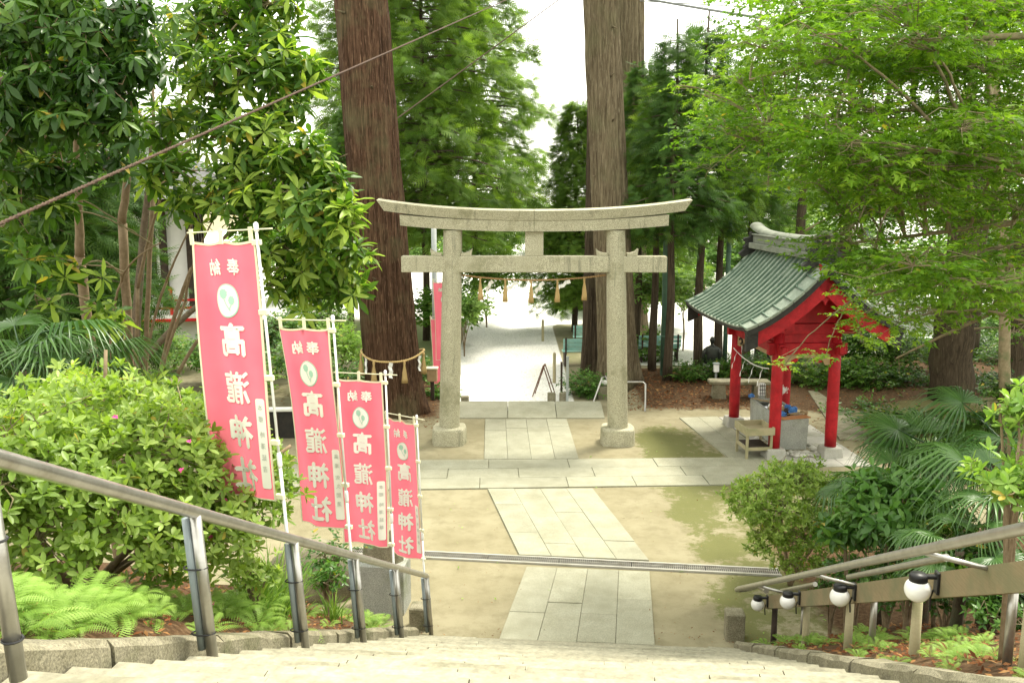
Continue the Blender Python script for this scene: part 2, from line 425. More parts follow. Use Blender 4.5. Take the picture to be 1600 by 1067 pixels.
TPL['star'] = (np.array([(0, 0, 0), (.36, -.15, 0), (1, 0, -.08), (.36, .15, 0), (.60, -.52, -.04), (.60, .52, -.04), (.14, -.44, -.02), (.14, .44, -.02)]),
               [(1, 2, 3), (0, 4, 1), (0, 3, 5), (0, 1, 3), (0, 6, 1)])
def leaves(P, D, N, L, Wd, tpl, tint):
    t, tri = TPL[tpl]; tri = np.array(tri); n = len(P); k = len(t)
    tint = np.where(R.random(n) < (.010 if tpl in ('long', 'round', 'oval') else 0), 1.0, np.minimum(tint, .95))
    D = unit(D); S = unit(np.cross(N, D)); N2 = np.cross(D, S)
    L = np.broadcast_to(np.asarray(L, float), (n,))[:, None, None]; Wd = np.broadcast_to(np.asarray(Wd, float), (n,))[:, None, None]
    V = P[:, None, :] + D[:, None, :] * L * t[None, :, 0:1] + S[:, None, :] * Wd * t[None, :, 1:2] + N2[:, None, :] * L * t[None, :, 2:3]
    T = tri[None] + (np.arange(n) * k)[:, None, None]
    return V.reshape(-1, 3), T.reshape(-1, 3), np.repeat(tint, k)
def joinleaf(parts):
    V = []; T = []; C = []; k = 0
    for v, t, c in parts: V.append(v); T.append(t + k); C.append(c); k += len(v)
    return np.concatenate(V), np.concatenate(T), np.concatenate(C)
def rdir(n): return unit(R.normal(size=(n, 3)))
UP = np.array([0, 0, 1.0])
def ellipsoid_pts(n, c, r, shell=.55, low=-.9):
    """points in an ellipsoid, biased towards its skin"""
    d = rdir(int(n * 2.2) + 8); d = d[d[:, 2] > low][:n]
    while len(d) < n: d = np.concatenate([d, rdir(n)])[:n]
    q = (shell + (1 - shell) * R.random(len(d)) ** .6)[:, None]
    q *= (1 + .22 * np.sin(3.1 * d[:, 0:1] * 2 + c[0] * 3) * np.cos(2.7 * d[:, 1:2] * 2 + c[1]))
    return np.asarray(c) + d * q * np.asarray(r), d
def whorl(anchor, axis, k, L, Wd, elev, tpl, tbase, tvar=.25, jit=.03):
    """k leaves round each anchor, tilted elev=(lo,hi) degrees from the plane across the axis"""
    n = len(anchor); A = np.repeat(anchor, k, 0); X = np.repeat(unit(axis), k, 0)
    ref = np.where(np.abs(X[:, 2:3]) > .9, np.array([[1., 0, 0]]), np.array([[0, 0, 1.]]))
    U = unit(np.cross(X, ref)); Vv = np.cross(X, U)
    ang = np.tile(np.arange(k) * 2.399, n) + np.repeat(R.random(n) * 6.28, k) + R.normal(size=n * k) * .15
    el = np.radians(elev[0] + (elev[1] - elev[0]) * np.tile(np.linspace(0, 1, k), n) + R.normal(size=n * k) * 10)
    radial = U * np.cos(ang)[:, None] + Vv * np.sin(ang)[:, None]
    D = radial * np.cos(el)[:, None] + X * np.sin(el)[:, None]
    Nn = X * np.cos(el)[:, None] - radial * np.sin(el)[:, None] + R.normal(size=(n * k, 3)) * .12
    P = A + radial * (L * .05) + R.normal(size=(n * k, 3)) * jit * L
    tt = np.clip(np.repeat(tbase, k) + R.normal(size=n * k) * tvar * .5, 0, 1)
    sz = 1 + R.normal(size=n * k) * .16
    return leaves(P, D, Nn, L * sz, Wd * sz, tpl, tt)
def twigleaf(anchor, axis, k, L, Wd, spread, tpl, tbase, tvar=.3, droop=.2):
    """k leaves in a flat sprig along each short twig"""
    n = len(anchor); X = unit(axis); side = unit(np.cross(X, UP[None] + R.normal(size=(n, 3)) * .15))
    P = []; D = []; Nn = []; tt = []
    for j in range(k):
        f = (j + .5) / k; s = 1 if j % 2 else -1
        P.append(anchor + X * spread * f + R.normal(size=(n, 3)) * L * .10)
        D.append(X * .75 + side * s * (.9 if j < k - 1 else .1) + np.array([0, 0, -droop]) + R.normal(size=(n, 3)) * .22)
        Nn.append(UP[None] + R.normal(size=(n, 3)) * .35)
        tt.append(np.clip(tbase + R.normal(size=n) * tvar * .5, 0, 1))
    P = np.concatenate(P); sz = 1 + R.normal(size=len(P)) * .18
    return leaves(P, np.concatenate(D), np.concatenate(Nn), L * sz, Wd * sz, tpl, np.concatenate(tt))
def bez(a, b, c, n):
    a, b, c = [np.asarray(q, float) for q in (a, b, c)]; t = np.linspace(0, 1, n)[:, None]
    return a * (1 - t) ** 2 + b * 2 * t * (1 - t) + c * t * t
# ================================================================== THE SETTING
def smooth(a, b, x): 
    t = np.clip((np.asarray(x, float) - a) / (b - a), 0, 1); return t * t * (3 - 2 * t)
def ground_z(x, y):
    x = np.asarray(x, float); y = np.asarray(y, float)
    qx, qy = x - S0[0], y - S0[1]
    l = qx * SR[0] + qy * SR[1]; d = -(qx * SS[0] + qy * SS[1])
    hs = SLOPE * np.clip(d, 0, TOPD)
    inside = hs - .34
    fl = 1 - .68 * smooth(4.5, 11, -l); fr = 1 - .8 * smooth(3.8, 8.5, l)
    out = hs * np.where(l < 0, fl, fr) + (np.where(l < 0, .02 + .16 * smooth(1.95, 2.3, -l) + .30 * smooth(2.3, 3.6, -l), .02 + .10 * smooth(1.95, 2.3, l) + .22 * smooth(2.3, 3.4, l))) * smooth(0, .9, d)
    mound = .12 * np.sin(x * 1.7 + y * .6) * np.sin(y * 1.3 - x * .4) * smooth(.3, 2.0, d)
    out = out + mound * smooth(2.1, 3.2, np.abs(l))
    z = np.where(d <= 0, 0, np.where(np.abs(l) < 1.86, np.minimum(inside, 0 * hs + inside), out))
    z = np.where((d > 0) & (np.abs(l) < 1.86), np.maximum(z, -.05 - 0 * hs), z)
    z = z + .35 * smooth(7.2, 10, x) * smooth(17, 21, y) * (1 - smooth(27, 31, y))
    z = z + .16 * smooth(2.7, 3.6, x) * smooth(20.8, 22.2, y) * (1 - smooth(25, 26.5, y)) * (1 - smooth(6.5, 7.5, x))
    z = z + .14 * smooth(-1.6, -2.6, x) * smooth(19, 20.6, y) * (1 - smooth(25, 28, y))
    return z
def ax(spec):
    out = []
    for a, b, n in spec: out += list(np.linspace(a, b, n, endpoint=False))
    return np.array(out + [spec[-1][1]])
gx = ax([(-160, -40, 12), (-40, -10, 30), (-10, 14, 160), (14, 40, 26), (40, 160, 12)])
gy = ax([(-6, 3, 18), (3, 28, 170), (28, 70, 42), (70, 320, 20), (320, 900, 8)])
GX, GY = np.meshgrid(gx, gy)
GZ = ground_z(GX, GY)
V = np.stack([GX, GY, GZ], -1).reshape(-1, 3)
nx, ny = len(gx), len(gy)
ii = (np.arange(ny - 1)[:, None] * nx + np.arange(nx - 1)[None]).ravel()
T = np.concatenate([np.stack([ii, ii + 1, ii + nx + 1], 1), np.stack([ii, ii + nx + 1, ii + nx], 1)])
def ground_mat():
    m, n, l, b = nmat('soil')
    pos = geopos(n, l)
    def att(a):
        t = n.new('ShaderNodeAttribute'); t.attribute_name = a; return t.outputs['Fac']
    big = noise(n, l, .9, 6, .62, pos); mid = noise(n, l, 4, 6, .65, pos); fine = noise(n, l, 60, 4, .7, pos)
    c = mixc(n, l, ramp(n, l, big, [(.35, (0,)*3), (.65, (1,)*3)]), (.225, .20, .122), (.285, .258, .168))
    c = mixc(n, l, ramp(n, l, mid, [(.46, (0,)*3), (.70, (.75,)*3)]), c, (.185, .162, .098))
    c = mixc(n, l, ramp(n, l, noise(n, l, 30, 3, .7, pos), [(.62, (0,)*3), (.72, (.5,)*3)]), c, (.22, .18, .11))
    # moss grows in ragged patches
    mf = mth(n, l, 'ADD', mth(n, l, 'MULTIPLY', noise(n, l, .8, 6, .68, pos), .60), mth(n, l, 'MULTIPLY', noise(n, l, 7, 8, .82, pos), .40))
    mm = ramp(n, l, mth(n, l, 'ADD', mf, mth(n, l, 'MULTIPLY', att('moss'), .22)), [(.668, (0,)*3), (.716, (.85,)*3)])
    c = mixc(n, l, mm, c, mixc(n, l, mid, (.085, .095, .028), (.155, .16, .055)))
    lm = ramp(n, l, mth(n, l, 'ADD', mth(n, l, 'MULTIPLY', mid, .5), mth(n, l, 'MULTIPLY', att('litter'), .8)), [(.45, (0,)*3), (.75, (1,)*3)])
    c = mixc(n, l, lm, c, ramp(n, l, noise(n, l, 22, 5, .7, pos), [(.3, (.04, .022, .012)), (.5, (.085, .05, .026)), (.66, (.14, .09, .05)), (.78, (.22, .17, .11))]))
    gm = ramp(n, l, mth(n, l, 'ADD', mth(n, l, 'MULTIPLY', mid, .3), mth(n, l, 'MULTIPLY', att('grass'), .9)), [(.5, (0,)*3), (.7, (1,)*3)])
    c = mixc(n, l, gm, c, mixc(n, l, mid, (.10, .14, .045), (.19, .22, .09)))
    gv = n.new('ShaderNodeTexVoronoi'); gv.inputs['Scale'].default_value = 26; l.new(pos, gv.inputs['Vector'])
    gc = ramp(n, l, gv.outputs['Distance'], [(.0, (.80, .79, .74)), (.5, (.72, .71, .66)), (.9, (.46, .45, .41))])
    gcm = mixc(n, l, ramp(n, l, att('gravel'), [(.4, (0,)*3), (.6, (1,)*3)]), c, gc)
    l.new(gcm, b.inputs['Base Color']); b.inputs['Roughness'].default_value = .95; b.inputs['Specular IOR Level'].default_value = .1
    bump(n, l, b, mth(n, l, 'ADD', fine, mth(n, l, 'MULTIPLY', mid, .6)), .35, .02)
ground_mat()
gme = raw_mesh('ground', V, T, 'soil')
X, Y = V[:, 0], V[:, 1]
Lq = (X - S0[0]) * SR[0] + (Y - S0[1]) * SR[1]; Dq = -((X - S0[0]) * SS[0] + (Y - S0[1]) * SS[1])
bank = smooth(.0, .3, Dq) * smooth(1.85, 1.95, np.abs(Lq))
moss = (1 - bank) * np.clip(smooth(1.9, 2.8, X) * (1 - smooth(5.2, 6.5, X)) * smooth(9, 9.6, Y) * (1 - smooth(19, 20.6, Y)) + 1.0 * smooth(6.5, 7.6, X) * smooth(14, 17, Y) * (1 - smooth(26, 29, Y)), 0, 1) - .35 * (1 - smooth(1.6, 2.2, X))
litter = np.clip(bank + smooth(2.8, 3.4, X) * smooth(20.6, 21.6, Y) * (1 - smooth(25, 26.2, Y)) * .9 + .34 * smooth(6.3, 7.2, X) * smooth(13, 16, Y) * (1 - smooth(27, 29, Y))
                 + .75 * smooth(-1.2, -2.0, X) * smooth(19.4, 20.6, Y) * (1 - smooth(23, 26, Y)) * (1 - .6 * smooth(-3.4, -4.5, X)) + .9 * smooth(3.3, 4.2, X) * (1 - smooth(13.2, 14.6, Y)) * smooth(-5, -3.5, Dq) , 0, 1)
grass = np.clip(smooth(-1.7, -2.3, X) * smooth(25, 29, Y) * (1 - smooth(33, 38, Y)) + smooth(1.4, 1.6, X) * (1 - smooth(2.6, 3.2, X)) * smooth(26, 27, Y) * (1 - smooth(60, 80, Y)) * .45 + .9 * smooth(9, 12, X) * smooth(26, 30, Y), 0, 1)
gravel = np.clip(smooth(-1.75, -1.6, X) * (1 - smooth(1.45, 1.6, X)) * smooth(20.9, 21.0, Y) + smooth(2.9, 3.3, X) * (1 - smooth(40, 60, X)) * smooth(26.3, 26.8, Y) + smooth(34, 36, Y) * smooth(1.3, 1.6, X) + smooth(34, 38, Y) * smooth(-40, -30, X), 0, 1) * (1 - .0 * Y)
for nm, arr in (('moss', moss), ('litter', litter), ('grass', grass), ('gravel', gravel)):
    a = gme.attributes.new(nm, 'FLOAT', 'POINT'); a.data.foreach_set('value', arr.astype(np.float32))
tag(obj('ground', gme, smooth=True), 'beige packed soil court with moss patches, gravel approach and litter-strewn banks', kind='structure')

# ---- stone stairs: every block of every step is a piece
stairs = bpy.data.objects.new('stone_stairs', None); COL.objects.link(stairs)
stairs.location = (S0[0], S0[1], 0); stairs.rotation_euler = (0, 0, -AZ)
tag(stairs, 'pale worn granite stairs leading down to the court', kind='structure')
RISE = SLOPE * RUN
HW = 1.74
def block_var(seed):
    rng = random.Random(seed); bm = MB().box((0, 0, 0), (1, 1, 1), None, .05); 
    return bm
step_meshes = []
for k in range(5):
    rr = np.random.default_rng(40 + k); mb = MB()
    # worn nosing: front (downhill, +y) top edge rounded and uneven along its length
    nxs = 9; rows = []
    for i in range(nxs):
        x = -.5 + i / (nxs - 1); w = rr.normal() * .012; h = rr.normal() * .02
        prof = [(-.5, -.5), (.5 + w, -.5), (.5 + w, .22 + h), (.475 + w, .40 + h), (.40 + w, .485), (.1, .5 + rr.normal() * .015), (-.5, .495)]
        rows.append([(x, y, z) for y, z in prof])
    mb.loft(rows); m = mb.mesh('step_block'); m.materials.append(MATS['step_stone']); step_meshes.append(m)
for i in range(1, NSTEP + 1):
    rng = random.Random(i * 13); x = -HW; cuts = [-HW]
    while HW - x > 1.15:
        x += rng.uniform(.55, .95); cuts.append(x)
    cuts.append(HW)
    depth = RUN + .05 if i < NSTEP else 1.6
    for a, b2 in zip(cuts, cuts[1:]):
        o = obj('step_block', step_meshes[rng.randrange(5)], None, stairs)
        hh = RISE + .10
        o.scale = (b2 - a - .006, depth, hh)
        o.location = ((a + b2) / 2, -i * RUN - depth / 2 + rng.uniform(-.006, .006), i * RISE + .02 - hh / 2 + rng.uniform(-.004, .004))

# ---- kerbs along both sides
def kerb(name, lc, wid, dtop, side, label, d0, d1, n):
    k = bpy.data.objects.new(name, None); COL.objects.link(k); k.location = stairs.location; k.rotation_euler = stairs.rotation_euler
    tag(k, label, kind='structure')
    L = (d1 - d0) / n
    for i in range(n):
        rng = np.random.default_rng(i + int(lc * 10 + 99)); mb = MB(); rows = []
        a, b2 = d0 + i * L + .006, d0 + (i + 1) * L - .006
        for q in np.linspace(a, b2, 7):
            j = rng.normal(size=6) * .006
            zt = SLOPE * min(q, TOPD) + dtop
            rows.append([(lc - wid / 2, -q, zt - .55), (lc + wid / 2, -q, zt - .55), (lc + wid / 2 + j[0], -q, zt - .03 + j[1]), (lc + wid / 2 - .025, -q, zt + j[2]), (lc - wid / 2 + .025, -q, zt + j[3]), (lc - wid / 2 + j[4], -q, zt - .03 + j[5])])
        mb.loft(rows); o = mb.build('kerb_block', 'kerb_stone', k)
kerb('left_kerb', -1.86, .20, .09, -1, 'weathered brown stone kerb between the stairs and the fern bank', .25, TOPD + 1.2, 8)
kerb('right_kerb', 1.86, .17, .075, 1, 'weathered stone kerb between the stairs and the lamp-lit planting', .05, TOPD + 1.2, 8)

# ---- paving slabs
def paving(name, label, quad, cols, nrow, seed, z=.026, mat='paving', along=True, off=True):
    """quad: near-left, near-right, far-right, far-left ground points; courses run along near->far (cols) with staggered joints"""
    p = bpy.data.objects.new(name, None); COL.objects.link(p); tag(p, label, kind='structure')
    q = [np.array(c[:2], float) for c in quad]; rng = random.Random(seed)
    def bl(u, v): return (q[0] * (1 - u) + q[1] * u) * (1 - v) + (q[3] * (1 - u) + q[2] * u) * v
    for ci in range(cols):
        u0, u1 = ci / cols, (ci + 1) / cols
        cuts = [0.0]; st = (rng.random() * .6 + .4) / nrow if off else 1 / nrow
        v = st
        while v < 1 - .35 / nrow:
            cuts.append(v); v += rng.uniform(.8, 1.2) / nrow
        cuts.append(1.0)
        for v0, v1 in zip(cuts, cuts[1:]):
            uv = ((u0, v0), (u1, v0), (u1, v1), (u0, v1))
            if not along: uv = ((v0, u0), (v1, u0), (v1, u1), (v0, u1))
            c4 = [bl(*t) for t in uv]; cen = sum(c4) / 4
            zz = z + rng.uniform(-.004, .004)
            def inset(d): return [c + (cen - c) / np.linalg.norm(cen - c) * d for c in c4]
            lo, mid, top = inset(.005), inset(.005), inset(.011)
            Vv = [(*c, -.06) for c in lo] + [(*c, zz - .005) for c in mid] + [(*c, zz) for c in top]
            Fc = [(8, 9, 10, 11)] + [(r * 4 + k, r * 4 + (k + 1) % 4, r * 4 + 4 + (k + 1) % 4, r * 4 + 4 + k) for r in range(2) for k in range(4)]
            mb = MB(); mb.add(Vv, Fc); mb.build('paving_slab', mat, p)
    return p
G = lambda u, v: gp(u, v)[:2]
paving('approach_path', 'four rows of pale stone slabs at the foot of the stairs', [(-.15, 9.9), (1.61, 9.75), (1.85, 11.80), (.20, 11.95)], 4, 1.6, 3)
paving('slanting_path', 'slanting block of stone slabs between drain and cross path', [(.10, 12.36), (1.90, 12.18), (1.38, 15.30), (-.42, 15.26)], 4, 2.6, 5)
paving('cross_path', 'long stone cross path in front of the stone gate', [(-4.2, 15.12), (4.30, 15.52), (4.22, 17.12), (-4.2, 16.86)], 3, 6, 8, along=False)
paving('gate_path', 'stone slabs lying between the two gate pillars', [(-.53, 17.0), (1.27, 17.06), (1.22, 20.12), (-.60, 20.12)], 4, 2.4, 9)
paving('pavilion_path', 'stone slabs beside the red roofed water pavilion', [(4.32, 15.56), (5.1, 15.6), (4.62, 20.35), (3.75, 20.25)], 2, 5, 10)
paving('pavilion_floor', 'stone floor under the water pavilion', [(5.12, 16.55), (6.7, 16.6), (6.45, 20.3), (4.64, 20.3)], 3, 4, 12, z=.02, mat='concrete')
paving('stepping_stones', 'scattered flat stones behind the pavilion', [(6.7, 18.4), (7.3, 18.4), (8.2, 23.0), (7.5, 23.0)], 1, 5, 14, z=.03, mat='kerb_stone')

# threshold: long stone step beyond the gate, sloping to the court
st = bpy.data.objects.new('threshold_step', None); COL.objects.link(st); tag(st, 'long stone step at the start of the gravel approach', kind='structure')
for a, b2 in ((-1.25, -.1), (-.09, 1.0), (1.01, 2.08)):
    MB().prism([(20.22, -.05), (20.22, .02), (20.95, .13), (21.35, .14), (21.35, -.05)], a, b2 - .004, 'x').build('step_stone', 'paving', st)

# ---- drain channel with steel gratings
dr0, dr1 = np.array([-2.3, 12.52]), np.array([3.6, 11.77])
dd = dr1 - dr0; dl = np.linalg.norm(dd); da = math.atan2(dd[1], dd[0])
drain = thing('drain_channel', 'steel grating drain running across the court before the stairs', 'drain', (dr0[0], dr0[1], 0), da)
MB().box((dl / 2, 0, .006), (dl, .17, .006)).build('trench_shade_strip', 'dark_gap', drain)  # flat dark strip on the uncut ground, painted as the trench's shade
for s in (-1, 1): MB().box((dl / 2, s * .105, .012), (dl, .03, .035), None, .003).build('channel_edge', 'concrete', drain)
ns = 6; sec = dl / ns; gm = MB()
nb = 36
for i in range(nb): gm.box(((i + .5) / nb * (sec - .01), 0, .022), (.010, .165, .012))
for s in (-.083, 0, .083): gm.box(((sec - .01) / 2, s, .024), (sec - .01, .010, .014))
gmesh = gm.mesh('grating'); gmesh.materials.append(MATS['grate_steel'])
for i in range(ns):
    o = obj('grating', gmesh, None, drain); o.location = (i * sec + .005, 0, 0)
# ================================================================== STONE GATE
TY, TX = 18.28, .43
gate = thing('torii_gate', 'large weathered granite gate with upswept double lintel and round pillars', 'gate', (TX, TY, 0), rad(-.6))
def pillar(x0, x1):
    rows = []
    for z in np.linspace(.30, 4.28, 14):
        t = (z - .3) / 3.98; r = .205 - .022 * t + .006 * math.sin(3 * t)
        rows.append([(x0 + (x1 - x0) * t + r * math.cos(a), r * math.sin(a), z) for a in np.linspace(0, 2 * math.pi, 28, endpoint=False)])
    mb = MB(); mb.loft(rows); return autosmooth(mb.build('pillar', 'granite', gate), 50)
pillar(-1.70, -1.59); pillar(1.71, 1.60)
def lobed(x, rx, seg=48):
    mb = MB(); rows = []
    for z, s in ((-.04, 1), (.27, .985), (.315, .96), (.335, .90), (.335, .6)):
        row = []
        for k in range(seg):
            a = 2 * math.pi * k / seg
            # square with scooped corners, cut like cloth wrapped round the pillar foot
            c, s_ = math.cos(a), math.sin(a); m = max(abs(c), abs(s_)); r = rx / m
            r = min(r, rx * 1.13 + .03 * math.cos(8 * a))
            row.append((x + r * c * s, r * s_ * s, z))
        rows.append(row)
    mb.loft(rows); o = mb.build('pillar_base', 'granite', gate); autosmooth(o, 35)
lobed(-1.70, .345); lobed(1.71, .345)
def sori(x): return .20 * abs(x / 3.0) ** 2.3
def beam_half(name, x0, x1, zb, zt, dep0, dep1, endcut0, endcut1, curve, n=14, mat='granite', gable=.03):
    mb = MB(); rows = []
    for i in range(n + 1):
        t = i / n; x = x0 + (x1 - x0) * t; row = []
        for (y, z, cut) in ((-dep0 / 2, zb, 0), (dep0 / 2, zb, 0), (dep1 / 2, zt, 1), (0, zt + gable, 1), (-dep1 / 2, zt, 1)):
            xx = x + (endcut0 * cut * (1 - t) ** 8) + (endcut1 * cut * t ** 8)
            row.append((xx, y, z + curve(xx)))
        rows.append(row)
    mb.loft(rows); return autosmooth(mb.build(name, mat, gate), 25)
beam_half('lintel', -2.90, -.004, 4.475, 4.66, .46, .60, -.13, 0, sori); beam_half('lintel', .004, 2.90, 4.475, 4.66, .46, .60, 0, .13, sori)
beam_half('under_lintel', -2.60, -.004, 4.262, 4.472, .38, .44, 0, 0, lambda x: .8 * sori(x), gable=.0); beam_half('under_lintel', .004, 2.60, 4.262, 4.472, .38, .44, 0, 0, lambda x: .8 * sori(x), gable=.0)
MB().box((0, 0, 3.62), (5.2, .27, .315), None, .012).build('tie_beam', 'granite', gate)
MB().box((.005, 0, 4.02), (.36, .22, .488), None, .01).build('centre_strut', 'granite', gate)
for x in (-1.62, 1.63):
    for s in (-1, 1):
        xa = x + s * .19
        pts = [(xa, 3.782), (xa + s * .20, 3.782), (xa + s * .22, 3.92), (xa + s * .16, 3.865), (xa + s * .08, 3.84), (xa, 3.835)]
        MB().prism(pts, -.115, .115, 'y').build('wedge', 'granite', gate)

# ---- sacred ropes
def twisted_rope(pts, r, strands=3, pitch=.12, seg=5):
    """rope of round strands laid in a helix along a polyline"""
    P = np.asarray(pts, float); L = np.concatenate([[0], np.cumsum(np.linalg.norm(np.diff(P, axis=0), axis=1))])
    mb = MB()
    tang = unit(np.gradient(P, axis=0)); N = unit(np.cross(tang, UP + np.array([.01, .02, 0]))); B = np.cross(tang, N)
    for k in range(strands):
        ph = 2 * math.pi * (L / pitch + k / strands)
        Q = P + (N * np.cos(ph)[:, None] + B * np.sin(ph)[:, None]) * r * .5
        mb.tube(Q, r * .56, seg)
    return mb
def tassel_mesh(h, r):
    mb = MB(); mb.lathe([(r * .35, 0), (r * .42, -h * .12), (r * .30, -h * .22), (r * .55, -h * .4), (r * .9, -h * .8), (r, -h), (.004, -h * .97)], 10)
    m1 = mb.mesh('tassel_core')
    n = 60; a = R.random(n) * 6.28; rr = r * (.5 + .6 * R.random(n))
    P = np.stack([np.cos(a) * r * .3, np.sin(a) * r * .3, -h * .2 * np.ones(n)], 1)
    Q = np.stack([np.cos(a) * rr, np.sin(a) * rr, -h * (.95 + .15 * R.random(n))], 1)
    V1 = np.array([v.co[:] for v in m1.vertices]); tris = []
    for p in m1.polygons:
        vs_ = list(p.vertices); tris += [(vs_[0], vs_[i], vs_[i + 1]) for i in range(1, len(vs_) - 1)]
    v2, t2, c2 = leaves(P, Q - P, unit(np.cross(Q - P, np.array([0, 0, 1.]))), np.linalg.norm(Q - P, axis=1), .008, 'kite', R.random(n))
    V_, T_, C_ = joinleaf([(V1, np.array(tris), np.full(len(V1), .5)), (v2, t2, c2)])
    bpy.data.meshes.remove(m1)
    return raw_mesh('tassel', V_, T_, 'needle_tassel', C_)
def shide_mesh(w, h):
    mb = MB(); x = 0; n = 4
    for i in range(n):
        s = 1 if i % 2 else -1; z0 = -h * i / n; z1 = -h * (i + 1) / n; y = .01 * s
        mb.add([(x, y, z0), (x + w, y, z0 - .02), (x + w + s * w * .25, -y, z1 - .02), (x + s * w * .25, -y, z1)], [(0, 1, 2, 3)])
        mb.add([(x, y + .003, z0), (x + w, y + .003, z0 - .02), (x + w + s * w * .25, -y + .003, z1 - .02), (x + s * w * .25, -y + .003, z1)], [(3, 2, 1, 0)])
        x += s * w * .42
    m = mb.mesh('paper_streamer'); m.materials.append(MATS['paper']); return m
TAS = tassel_mesh(.46, .055); SHI = shide_mesh(.09, .34)
rp = thing('shimenawa_rope', 'thin straw rope with tassels and paper zigzags slung beneath the granite gate lintel', 'rope', (TX, TY + .02, 0))
xs = np.linspace(-1.42, 1.42, 60); zs = 3.40 - .10 * (1 - (xs / 1.42) ** 2)
twisted_rope(np.stack([xs, 0 * xs - .0, zs], 1), .022, pitch=.10).build('rope', 'hemp_rope', rp, True)
for x in (-1.06, -.56, -.05, .47, 1.0):
    o = obj('tassel', TAS, None, rp, True); o.location = (x, 0, 3.40 - .10 * (1 - (x / 1.42) ** 2) + .01); o.rotation_euler = (0, random.uniform(-.05, .05), random.random() * 3)
for x in (-.80, -.30, .21, .74):
    o = obj('paper_streamer', SHI, None, rp); o.location = (x - .03, 0, 3.38 - .10 * (1 - (x / 1.42) ** 2)); o.rotation_euler = (.3, .9 + random.uniform(-.3, .3), random.uniform(-.4, .4)); o.scale = (.8, 1, .85)

# ================================================================== GIANT CEDARS
def trunk_mesh(pts, rr, seg=120, flute=.06, seed=0, buttress=.35):
    rng = np.random.default_rng(seed); P = np.asarray(pts, float); rows = []
    ph = rng.random(6) * 6.28
    n = 46; t = np.linspace(0, 1, n)
    cx = [np.interp(t, np.linspace(0, 1, len(P)), P[:, k]) for k in range(3)]
    rad_ = np.interp(t, np.linspace(0, 1, len(P)), rr)
    hz = cx[2] - P[0, 2]
    for i in range(n):
        row = []
        for k in range(seg):
            a = 2 * math.pi * k / seg + .05 * math.sin(hz[i] * .7)
            g = math.sin(5 * a + ph[0]) * .5 + math.sin(8 * a + ph[1] + hz[i] * .06) * .35 + math.sin(13 * a + ph[2] + hz[i] * .12) * .3 + math.sin(21 * a + ph[3]) * .18
            b_ = math.exp(-hz[i] / .55) * buttress * (.55 + .45 * math.sin(5 * a + ph[0]))
            fr_ = sum(.011 * (1 - 2 * abs(math.sin(nn_ * a * .5 + pp_ + .10 * math.sin(hz[i] * .9 + pp_) + hz[i] * .05))) for nn_, pp_ in ((17, ph[4]), (31, ph[5]), (47, ph[1])))
            r = rad_[i] * (1 + flute * g * .6 + b_) + fr_ + rng.normal() * .004
            row.append((cx[0][i] + r * math.cos(a), cx[1][i] + r * math.sin(a), cx[2][i]))
        rows.append(row)
    mb = MB(); mb.loft(rows); return mb
def conifer_crown(h0, h1, r0, r1, nbr, per, L, mat, seed, droop=.28, gaps=.0):
    """layered branches carrying flat drooping sprays; returns crown mesh and branch mesh builder"""
    rng = np.random.default_rng(seed); P = []; D = []; N = []; tt = []; br = MB()
    for i in range(nbr):
        t = (i + rng.random()) / nbr; z = h0 + (h1 - h0) * t
        a = i * 2.399 + rng.normal() * .3; ln = (r0 + (r1 - r0) * t) * rng.uniform(.6, 1.1) * (1 if t > .12 else .75)
        d = np.array([math.cos(a), math.sin(a), .12]); 
        pts = [np.array([0, 0, z]) + d * ln * q + np.array([0, 0, -droop * ln * q * q + .12 * ln * max(0, q - .75)]) for q in np.linspace(0, 1, 6)]
        br.tube(pts, list(np.linspace(.012 + .012 * ln, .005, 6)), 4, False)
        k = int(per * (.4 + .6 * ln / max(r0, r1)))
        for j in range(k):
            q = rng.random() ** .55 * .92 + .08; c = np.array([np.interp(q, np.linspace(0, 1, 6), [p[m] for p in pts]) for m in range(3)])
            side = np.cross(d, UP); s = rng.choice((-1, 1)); off = rng.random() * .34 * ln * (1.05 - q)
            dd_ = d * rng.uniform(.2, 1) + side * s * rng.uniform(.1, 1.0) + np.array([0, 0, rng.uniform(-.9, .25)])
            P.append(c + side * s * off + np.array([0, 0, rng.normal() * .16 - off * .35])); D.append(dd_); N.append(UP + rng.normal(size=3) * .75 + d * .5)
            tt.append(np.clip(.45 + rng.normal() * .25, 0, 1))
    P = np.array(P); n = len(P); sz = rng.uniform(.6, 1.25, n)
    V_, T_, C_ = leaves(P, np.array(D), np.array(N), L * sz, L * .62 * sz, 'spray', np.array(tt))
    return raw_mesh('crown', V_, T_, mat, C_), br
def giant(name, label, base, top, rb, rt, mat, seed, crown=None, but=.35):
    t = thing(name, label, 'tree', base)
    b = np.asarray(base, float); e = np.asarray(top, float) - b
    pts = [(e[0] * q + .05 * math.sin(q * 5 + seed), e[1] * q, e[2] * q - .15) for q in np.linspace(0, 1, 9)]
    o = trunk_mesh(pts, list(np.linspace(rb, rt, 9)), seed=seed, buttress=but).build('trunk', mat, t, True)
    if crown:
        h0, h1, r0, r1, nb_, per = crown
        cm, bm_ = conifer_crown(h0, h1, r0, r1, nb_, per, .42, 'leaf_conifer', seed + 5)
        c = obj('crown', cm, None, t); c.location = (e[0] * .8, e[1] * .8, 0)
        bo = bm_.build('branches', 'bark_thin', t); bo.location = c.location; bo['kind'] = 'stuff'
    return t
tl = aty(567, 0, 20.6); gi1 = giant('cedar_tree', 'massive reddish brown cedar trunk girdled by straw rope beside the granite gate', (-2.62, 20.55, 0.0),
     (-2.62 + (tl[0] + 2.62) * 1.9, 20.6, 17.0), .62, .50, 'bark_cedar', 3, (12.5, 21, 3.6, 1.2, 90, 30), .30)
